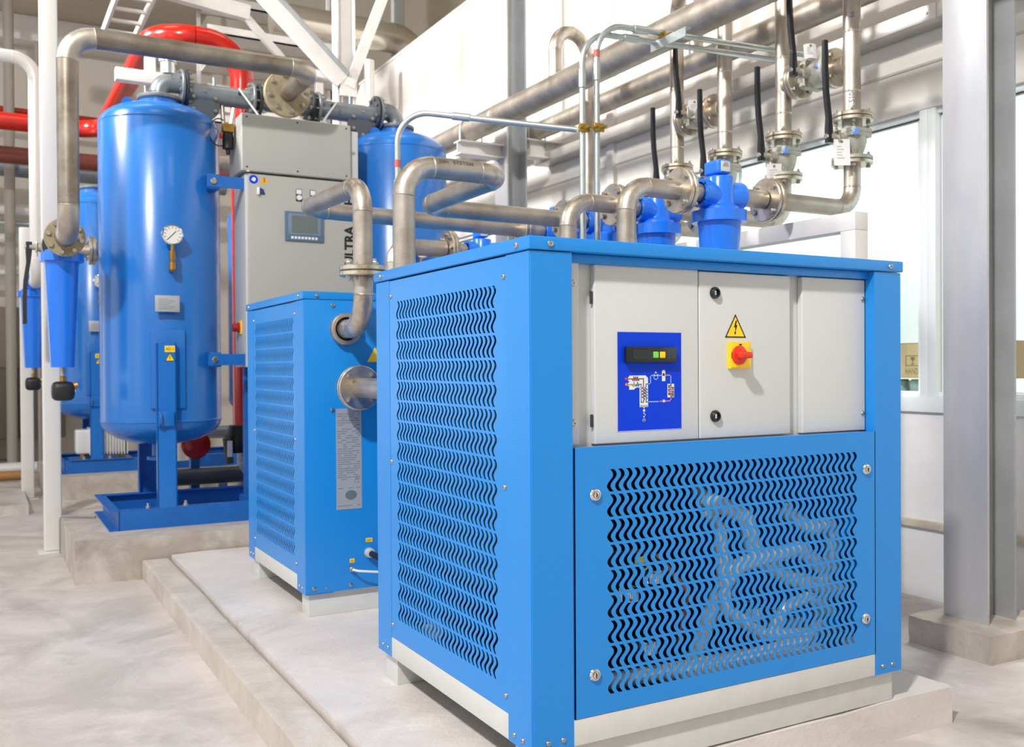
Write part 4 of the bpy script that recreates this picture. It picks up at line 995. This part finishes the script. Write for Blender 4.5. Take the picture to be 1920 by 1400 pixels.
obj('handle_flap', prism(NB(), [(.336, 2.01), (.372, 2.01), (.362, 2.04), (.336, 2.052)], (0, CY, 0), X1, UP, (0, -.006, 0)), mat('dark_blue_plastic', rgb(36, 56, 110), .4), kd)
for x in (.585, .675):
    bz = obj('selector_plate', box(NB(), x-.019, x+.019, CY-.003, CY, 1.985, 2.062, .001), PRINT, kd)
    obj('selector_tag', box(NB(), x-.016, x+.016, CY-.0045, CY-.003, 2.03, 2.058), WPRINT, bz); obj('selector_knob', lathe(NB(), (x, CY-.003, 2.007), (0, -1, 0), [(.017, 0), (.016, .012)], 18), PAPER, bz)
hm = obj('operator_screen', box(NB(), .493, .742, CY-.012, CY, 1.733, 1.918, .004), HMIF, kd)
obj('screen_bezel', box(NB(), .512, .722, CY-.0135, CY-.012, 1.772, 1.905, .002), mat('hmi_bezel', rgb(112, 134, 154), .4), hm)
obj('screen_glass', box(NB(), .535, .70, CY-.015, CY-.0135, 1.785, 1.893), HMIS, hm)
for k in range(8): obj('screen_key', box(NB(), .530+k*.022, .546+k*.022, CY-.015, CY-.012, 1.746, 1.762, .001), PAPER, hm)
text('lettering', 'ULTRA', .088, (.945, CY, 1.60), (0, 0, 1), (-1, 0, 0), PRINT, kd, (0, -1, 0), squash=.92, bold=.0035)
text('lettering', 'HE', .088, (.945, CY, 1.985), (0, 0, 1), (-1, 0, 0), PRINT, kd, (0, -1, 0), squash=.92, bold=.0035)
ms = obj('main_switch', box(NB(), .247, .255, 4.03, 4.12, 1.15, 1.235, .002), YEL, K)
obj('switch_dial', lathe(NB(), (.247, 4.075, 1.192), (-1, 0, 0), [(.034, 0), (.034, .008), (.026, .012), (.024, .04)], 20), mat('dark_red_plastic', rgb(160, 24, 20), .35), ms)
obj('lamp_nub', lathe(NB(), (.268, CY+.0, 2.142), UP, [(.012, 0), (.012, .02), (.008, .03)], 12), PAPER, K)
# stand of the cabinet: frame behind it, down to the skid
for x in (.33, .93): obj('cabinet_leg', box(NB(), x-.03, x+.03, CYB-.06, CYB, .122, .944), FRAMEB, K)
for x in (.33, .93): obj('leg_foot', box(NB(), x-.05, x+.05, CYB-.09, CYB+.03, .009, .122), FRAMEB, K)

# switching pipework on top of the vessels
MZ, MR = 2.70, .058
Mf = thing('valve_manifold', 'grey flanged switching pipework lying across the tops of the two blue vessels', 'pipework', (.6, TY, 2.634))
for tx, s in ((TX[0], 1), (TX[1], -1)):
    pipe(Mf, [(tx, TY, 2.634), (tx, TY, MZ+.03), (tx+s*.125, TY, MZ+.03)], MR, .07, DSTEEL, DSTEEL, weld=False)
    fx = tx+s*.145
    f = disc('flange', Mf, (fx-s*.021, TY, MZ+.01), (s, 0, 0), .118, .018, DSTEEL); bolts(f, (fx, TY, MZ+.01), X1, .096, 8, .05, .012, 20)
    obj('gasket', lathe(NB(), (fx-.003, TY, MZ+.01), X1, [(.112, 0), (.112, .006)], 32), BLACK, Mf); disc('flange', Mf, (fx+s*.003, TY, MZ+.01), (s, 0, 0), .118, .018, DGREY)
    a, b = sorted((fx+s*.02, fx+s*.435)); obj('pipe_section', cyl(NB(), (a, TY, MZ-.01), (b, TY, MZ-.01), .062, n=26), DSTEEL, Mf)
    hx = fx+s*.12
    obj('tee_branch', cyl(NB(), (hx, TY-.02, MZ-.085), (hx, TY+.10, MZ-.03), .06, n=24), DSTEEL, Mf)
    bl = disc('blind_flange', Mf, (hx, TY-.02, MZ-.085), (0, -1, 0), .10, .022, mat('slate_flange_paint', rgb(92, 100, 108), .4, .4)); bolts(bl, (hx, TY-.03, MZ-.085), (0, -1, 0), .078, 6, .036, .013, 30)
    obj('inspection_boss', cyl(NB(), (fx+s*.34, TY-.03, MZ+.0), (fx+s*.34, TY-.075, MZ+.01), .012, n=12), DGREY, Mf)
    obj('vent_stub', cyl(NB(), (fx+s*.19, TY, MZ+.03), (fx+s*.19, TY, MZ+.105), .010, n=10), DSTEEL, Mf)
    ex = fx+s*.45
    for q_, mm in ((-.03, DSTEEL), (.012, DGREY)):
        f = disc('flange', Mf, (ex+s*q_, TY, MZ-.01), (s, 0, 0), .112, .018, mm)
    bolts(f, (ex, TY, MZ-.01), X1, .093, 8, .075, .013, 12)
cx_ = (TX[0]+TX[1])/2-.04
obj('cross_pipe', cyl(NB(), (.42, TY, MZ-.01), (.80, TY, MZ-.01), .06, n=24), DSTEEL, Mf)
obj('centre_branch', cyl(NB(), (.565, 4.10, MZ), (.565, TY, MZ), .062, n=24), DSTEEL, Mf)
f = disc('flange', Mf, (.565, 4.098, MZ), (0, -1, 0), .15, .02, TANF)
# slim stay rods
for (a, b) in (((.28, TY-.12, 2.72), (.42, TY-.25, 2.47)), ((.93, TY-.12, 2.72), (.74, TY-.25, 2.47))): obj('stay_rod', cyl(NB(), a, b, .008, n=10), GALV, Mf)
obj('drain_line', sweep(NB(), smooth_path([(.20, TY, 2.64), (.20, TY-.05, 2.45), (.19, TY-.12, 2.40)], .04, 5), .014, 10), STEEL, Mf)
R_ = thing('air_regulator', 'small black bowled air regulator with brass body beside the grey cabinet', 'regulator', (.185, 4.06, 2.27))
obj('regulator_bowl', lathe(NB(), (.185, 4.06, 2.27), UP, [(.012, 0), (.014, .03), (.034, .035), (.034, .09), (.03, .135)], 20), BLACK, R_)
obj('regulator_body', box(NB(), .15, .22, 4.03, 4.09, 2.405, 2.46, .01), BRASS, R_)
obj('regulator_union', cyl(NB(), (.20, 4.06, 2.45), (.22, 4.06, 2.56), .014, n=8), BOLT, R_)
bm = NB(); sweep(bm, [V(.16+.06*math.cos(a)-.03, 4.05, 2.40+.085*math.sin(a)) for a in [PI*.35+PI*1.5*k/16 for k in range(17)]], .004, 8); obj('air_hose', bm, BLACK, R_)

# inlet pipe over the first vessel, with prefilter at its foot
PY = 3.52
IP = thing('inlet_pipe', 'thick grey stainless pipe running over the near vessel and down to the tall prefilter', 'pipe', (-.1, PY, 1.6))
pipe(IP, [(.565, 4.056, MZ), (.565, PY, MZ), (-.76, PY, MZ-.005), (-.76, PY, 1.665), (-.76, 3.79, 1.665)], .054, .135, STEELD, STEEL, n=30)
f = disc('flange', IP, (.565, 4.058, MZ), (0, 1, 0), .148, .018, TANF); bolts(f, (.565, 4.078, MZ), (0, -1, 0), .115, 8, .04, .016, 10)
f = disc('flange', IP, (-.76, 3.79, 1.665), (0, 1, 0), .106, .02, TANF); bolts(f, (-.76, 3.81, 1.665), (0, 1, 0), .085, 8, .044, .014, 12)
FL = air_filter((-.765, 4.0, 1.668), 'tall blue prefilter hanging at the left under the thick grey pipe, black drain below', 'Y', None, .60, False)
t = thing('outlet_valve_pipe', 'stainless pipe with flange leaving the left prefilter behind it', 'pipe', (-.7, 4.4, 1.6))
obj('pipe_section', cyl(NB(), (-.765, 3.812, 1.668), (-.765, 3.886, 1.668), .045), STEEL, t)
pipe(t, [(-.765, 4.116, 1.668), (-.765, 4.25, 1.668)], .04, .1)
pipe(t, [(-.765, 4.50, 1.668), (-.765, 4.62, 1.668), (-.48, 4.62, 1.70)], .04, .07)
joint(t, (-.55, 4.62, 1.692), X1, r=.09)
ball_valve((-.765, 4.37, 1.668), 'Y', .11, 'ball valve behind the left prefilter with its black lever hanging down', lever=.46, group='black levered ball valves', up_=-1)

tag(obj('sensor_cable', sweep(NB(), smooth_path([(-.752, 4.60, FZ+.01), (-.752, 4.60, .018), (-.56, 4.45, .018)], .03, 6), .006, 8), mat('grey_cable', rgb(150, 150, 150), .5)), 'thin grey cable running from the pale post over the plinth edge to the skid', 'cable')
# red fire main
t = thing('red_pipe', 'glossy red pipe looping high behind the near vessel and running along the back', 'pipe', (.55, 5.25, .45))
pipe(t, [(.555, 5.25, .50), (.555, 5.25, 3.36), (-.06, 5.25, 3.36), (-.08, 8.7, 3.40), (-6.5, 8.7, 3.40)], .087, .27, RED, RED, n=30, weld=False, seg=14)
obj('pipe_foot', lathe(NB(), (.555, 5.25, .005), UP, [(.11, 0), (.11, .02), (.06, .03), (.06, .46), (.11, .48), (.11, .50)], 24), DSTEEL, t)
t = thing('pipe_cover', 'dull red round cover low behind the near vessel', 'cover', (.14, 4.95, .005))
obj('cover_disc', lathe(NB(), (.14, 4.95, .40), (0, -1, 0), [(.10, 0), (.10, .02), (.07, .03)], 28), RED, t); obj('cover_pipe', lathe(NB(), (.14, 4.95, .40), X2, [(.06, 0), (.06, .12)], 24), RED, t); obj('cover_stand', box(NB(), .11, .17, 4.97, 5.04, .005, .36), FRAMEB, t)
V_ = thing('pipe_coupling', 'black pipe coupling with pale pads and a silver link at the red pipe', 'coupling', (.36, 4.72, .24))
bm = NB(); lathe(bm, (.38, 4.72, .35), UP, [(.06, 0), (.085, .05), (.085, .13), (.06, .19)], 20); obj('coupling_body', bm, BLACK, V_)
for s in (-1, 1):
    bm = NB(); box(bm, -.022, .022, -.06, .03, -.09, .09, .012)
    for v in bm.verts: v.co = V(.38, 4.69, .40)+Matrix.Rotation(s*.12, 3, 'Y') @ v.co+V(s*.075, 0, -.03)
    p = obj('coupling_arm', bm, mat('dark_olive_rubber', rgb(70, 66, 56), .5), V_)
    obj('arm_pad', box(NB(), .38+s*.075-.018, .38+s*.075+.018, 4.622, 4.628, .33, .44, .003), PAPER, p)
bm = NB(); prism(bm, [(.375, .335), (.40, .325), (.42, .235), (.395, .215), (.372, .25)], (0, 4.64, 0), X1, UP, (0, -.012, 0)); obj('link_plate', bm, PLATE, V_)
for z in (.315, .245): obj('link_bolt', lathe(NB(), (.396, 4.628, z), (0, -1, 0), [(.012, 0), (.012, .008)], 10), BOLT, V_)
t = thing('drain_main', 'dark grey plastic pipe lying behind the nearer blue skid', 'pipe', (.9, 4.86, .005))
obj('pipe_section', cyl(NB(), (-.05, 4.86, .185), (1.9, 4.86, .185), .058, n=24), mat('dark_grey_pvc', rgb(70, 74, 78), .4), t)
for x in (.3, 1.2): obj('pipe_saddle', box(NB(), x-.03, x+.03, 4.82, 4.90, .005, .135), GALV, t)
tag(obj('drain_main', cyl(NB(), (.02, 5.9, .42), (1.5, 5.9, .42), .05, n=24), DSTEEL), 'grey pipe low behind the near vessel, left of the red pipe foot', 'pipe')
for (x, z0_, z1_, lb) in ((.245, .18, 3.0, 'pale vertical pipe between the near vessel and the grey cabinet'), (.10, .02, 3.2, 'slim pale vertical pipe behind the near vessel')):
    tag(obj('vertical_pipe', cyl(NB(), (x, 6.2, z0_), (x, 6.2, z1_), .075 if x > .2 else .03, n=20), POST), lb, 'pipe')
tag(obj('cross_header', cyl(NB(), (-.2, 6.45, 2.72), (1.6, 6.45, 2.72), .075, n=20), STEEL), 'grey header pipe crossing behind the vessel necks', 'pipe')
tag(obj('cross_header', cyl(NB(), (-.2, 6.45, 2.15), (.6, 6.45, 2.15), .08, n=20), DSTEEL), 'grey header pipe behind the upper tie strap', 'pipe')

# rear equipment: finned cooler on the rear skid, posts, second inlet
t = thing('finned_cooler', 'white finned motor on the rear blue skid, seen under the near vessel', 'motor', (-.2, 7.42, .13))
obj('cooler_body', box(NB(), -.45, -.04, 7.34, 7.52, .17, .39, .02, 3), POST, t)
for k in range(14): obj('fin', box(NB(), -.34+k*.024, -.33+k*.024, 7.315, 7.54, .16, .405, .003), POST, t)
for x in (-.38, -.06): obj('cooler_foot', cyl(NB(), (x, 7.43, .127), (x, 7.43, .17), .03, n=12), BRASS, t)
obj('mount_plate', box(NB(), -.5, .02, 7.25, 7.62, .122, .128), FRAMEB, t)
def post(x, y, z1, label):
    t = thing('support_post', label, 'post', (x, y, FZ))
    bm = NB(); box(bm, x-.052, x+.052, y-.052, y+.052, FZ+.012, z1, .012, 3); obj('post_tube', bm, POST, t)
    obj('base_plate', box(NB(), x-.085, x+.085, y-.085, y+.085, FZ, FZ+.012, .003), POST, t)
    return t
post(-.785, 4.725, 7.2, 'pale square post standing on the floor at the left, in front of the prefilter line')
post(-.83, 7.55, 2.2, 'pale square post farther back at the left edge')
t = thing('inlet_pipe', 'pale pipe bending down at the top left, behind the pale square post', 'pipe', (-.8, 6.62, 1.7))
pipe(t, [(-4.5, 6.62, 3.47), (-.78, 6.62, 3.44), (-.78, 6.62, 1.665), (-.78, 6.9, 1.665)], .052, .16, POST, POST)
air_filter((-.80, 7.05, 1.668), 'second prefilter in lit pale blue at the far left, behind the post', 'Y', None, .60, False)
t = thing('support_bracket', 'white steel bracket behind the near vessel neck', 'bracket', (-.15, 5.0, 2.4))
obj('bracket_rail', box(NB(), -.36, .12, 4.96, 5.04, 2.905, 2.99, .004), WHITE, t); obj('bracket_post', box(NB(), -.16, -.09, 5.041, 5.10, .005, 3.12, .004), WHITE, t)
obj('pipe_cradle', lathe(NB(), (-.02, 4.98, 2.99), UP, [(.05, 0), (.05, .08), (.06, .08), (.06, .11)], 16), GALV, t)

# back of the hall
tag(obj('wall_pipe', cyl(NB(), (-6.9, 10.3, 3.98), (2.2, 10.3, 3.86), .035, n=12), RED), 'thin red pipe along the back wall at the left', 'pipe')
tag(obj('wall_pipe', cyl(NB(), (-6.9, 10.2, 3.27), (1.5, 10.2, 3.20), .10, n=20), DSTEEL), 'grey pipe along the back wall below the red pipe', 'pipe')
tag(obj('wall_pipe', cyl(NB(), (-6.9, 9.3, 3.20), (1.5, 9.3, 3.18), .09, n=20), mat('brown_red_paint', rgb(118, 60, 48), .4)), 'dull brownish red pipe under the glossy red one at the left', 'pipe')
for z, r in ((2.44, .06), (2.62, .03), (2.78, .07), (2.05, .04)):
    tag(obj('wall_pipe', cyl(NB(), (-6.9, 10.4, z), (.4, 10.4, z), r, n=14), POST if r > .03 else GALV), {2.44: 'pale pipe low on the back wall at the left', 2.62: 'thin conduit between two pale pipes on the back wall', 2.78: 'pale pipe higher on the back wall at the left', 2.05: 'lowest pale pipe on the back wall at the left'}[z], 'pipe')
for x, r, lb in ((-.90, .055, 'pale vertical pipe crossing the red pipes at the far left'), (-.62, .022, 'thin vertical conduit right of the pale vertical pipe'), (-.46, .022, 'thin vertical conduit nearest the pale square post')):
    tag(obj('vertical_pipe', cyl(NB(), (x, 9.95, FZ), (x, 9.95, 5.1 if r > .05 else 4.6), r, n=16), mat('dull_pale_pipe', rgb(158, 150, 140), .5)), lb, 'pipe')
tag(obj('duct_box', box(NB(), -2.3, -.35, 10.05, 10.9, .15, .95, .02), mat('brown_grey_paint', rgb(92, 84, 74), .6)), 'dark brownish duct box standing along the back wall at the left', 'duct')
tag(obj('duct_box', box(NB(), -2.3, -.35, 10.3, 10.95, .95, 1.65, .02), mat('grey_brown_paint', rgb(124, 114, 102), .6)), 'grey brown duct box above the dark one on the back wall', 'duct')
tag(obj('floor_pipe', cyl(NB(), (-6.5, 8.9, -.07), (-.7, 8.9, -.07), .06, n=16), POST), 'white pipe lying on the step at the far left', 'pipe')
tag(obj('floor_pipe', cyl(NB(), (-6.5, 8.4, -.09), (-.75, 8.4, -.09), .045, n=16), mat('ochre_pipe', rgb(168, 120, 66), .5)), 'ochre brown pipe lying on the step at the far left', 'pipe')
struct('trim_12', box(NB(), -7, 1.2, 8.9, 11, 5.15, 5.32), CEILM)
struct('trim_13', box(NB(), -7, 1.4, 10.7, 11, 4.85, 5.15, .02), WHITE)
# steel frame and trays up high
def bar(bm, a, b, w, d):
    a, b = Vector(a), Vector(b); dr = (b-a).normalized(); v = V(0, 1, 0) if abs(dr.y) < .9 else V(1, 0, 0); u = v.cross(dr).normalized(); v = dr.cross(u)
    p = [[bm.verts.new(c+u*(sx*w/2)+v*(sy*d/2)) for sx, sy in ((-1, -1), (1, -1), (1, 1), (-1, 1))] for c in (a, b)]
    bridge(bm, p[0], p[1]); bm.faces.new(p[0][::-1]); bm.faces.new(p[1]); return bm
t = thing('braced_frame', 'white braced steel post with two diagonal struts above the vessels', 'frame', (1.61, 6, FZ))
bm = NB(); box(bm, 1.53, 1.545, 5.93, 6.07, FZ, 7.2); box(bm, 1.68, 1.695, 5.93, 6.07, FZ, 7.2); box(bm, 1.545, 1.68, 5.994, 6.006, FZ, 7.2); obj('post_section', bm, WHITE, t)
obj('strut', bar(NB(), (1.56, 5.9, 3.40), (.55, 5.9, 4.33), .13, .05), WHITE, t); obj('strut', bar(NB(), (1.62, 5.9, 3.36), (2.25, 5.9, 5.0), .085, .06), WHITE, t)
obj('strut_lip', bar(NB(), (1.60, 5.87, 3.46), (.62, 5.87, 4.36), .02, .10), COLS, t); obj('tie_bar', bar(NB(), (1.1, 6, 3.48), (1.55, 6, 3.46), .06, .05), WHITE, t)
obj('gusset', box(NB(), 1.54, 1.69, 5.88, 5.90, 3.28, 3.44), WHITE, t)
t = thing('portal_frame', 'white steel portal behind the red pipe loop', 'frame', (.8, 8, 3.2))
obj('beam', bar(NB(), (-.9, 8, 4.86), (1.28, 8, 4.62), .15, .1), WHITE, t); obj('knee_brace', bar(NB(), (1.25, 8, 4.58), (1.75, 8, 4.08), .07, .06), WHITE, t)
obj('portal_post', box(NB(), 1.72, 1.80, 7.96, 8.04, .005, 4.15), WHITE, t); obj('portal_post', box(NB(), 1.98, 2.06, 7.96, 8.04, .005, 4.0), WHITE, t); obj('knee_brace', bar(NB(), (1.75, 8, 4.08), (1.2, 8, 3.6), .07, .06), WHITE, t)
obj('cross_rail', bar(NB(), (.6, 8, 3.62), (2.1, 8, 3.55), .07, .05), WHITE, t)
t = thing('cable_ladder', 'white cable ladder hanging under the roof at the top left', 'ladder', (.17, 8.6, 4.4))
for x in (.02, .34): obj('ladder_rail', bar(NB(), (x, 6.6, 4.60), (x-.05, 9.4, 4.52), .10, .03), WHITE, t)
for k in range(8): obj('rung', bar(NB(), (.02-.006*k, 6.9+.33*k, 4.57-.01*k), (.34-.006*k, 6.9+.33*k, 4.57-.01*k), .03, .04), WHITE, t)
for k in range(5):
    z = 3.75+k*.34
    tag(obj('cable_tray', box(box(box(NB(), 1.1, 2.75, 9.2, 9.6, z, z+.02), 1.1, 2.75, 9.2, 9.215, z, z+.10), 1.1, 2.75, 9.585, 9.6, z, z+.10), WHITE), ['lowest', 'second lowest', 'middle', 'second highest', 'highest'][k]+' pale cable tray in the stack behind the braced post', 'tray', 'cable trays behind the braced post')
for x, lb in ((1.08, 'left'), (2.66, 'right')): tag(obj('tray_hanger', box(NB(), x-.02, x+.02, 9.6, 9.64, 3.6, 7.2), WHITE), 'pale hanger post at the %s end of the cable tray stack' % lb, 'hanger')
t = thing('air_duct', 'shiny jacketed round duct bending down behind the white wall top', 'duct', (2.6, 8.3, 3.5))
pipe(t, [(1.6, 8.3, 4.74), (3.25, 8.3, 4.74), (3.25, 8.3, 4.42)], .17, .25, FOILD, FOILD, n=30, weld=False)
tag(obj('vertical_pipe', cyl(NB(), (2.56, 7.9, FZ), (2.56, 7.9, 4.3), .055, n=16), POST), 'pale vertical pipe between the braced post and the white wall', 'pipe')
tag(obj('vertical_pipe', cyl(NB(), (4.02, 10.7, 4.4), (4.02, 10.7, 7.1), .06, n=16), COLS), 'grey vertical pipe above the white wall', 'pipe')
tag(obj('roof_post', box(NB(), 3.10, 3.24, 8.5, 8.6, 4.4, 7.2), COLS), 'grey post rising behind the top edge of the white wall', 'post')
tag(obj('dark_riser', box(NB(), 2.72, 2.80, 9.75, 9.85, FZ, 4.7), DGREY), 'black vertical cable riser behind the shiny duct', 'riser')
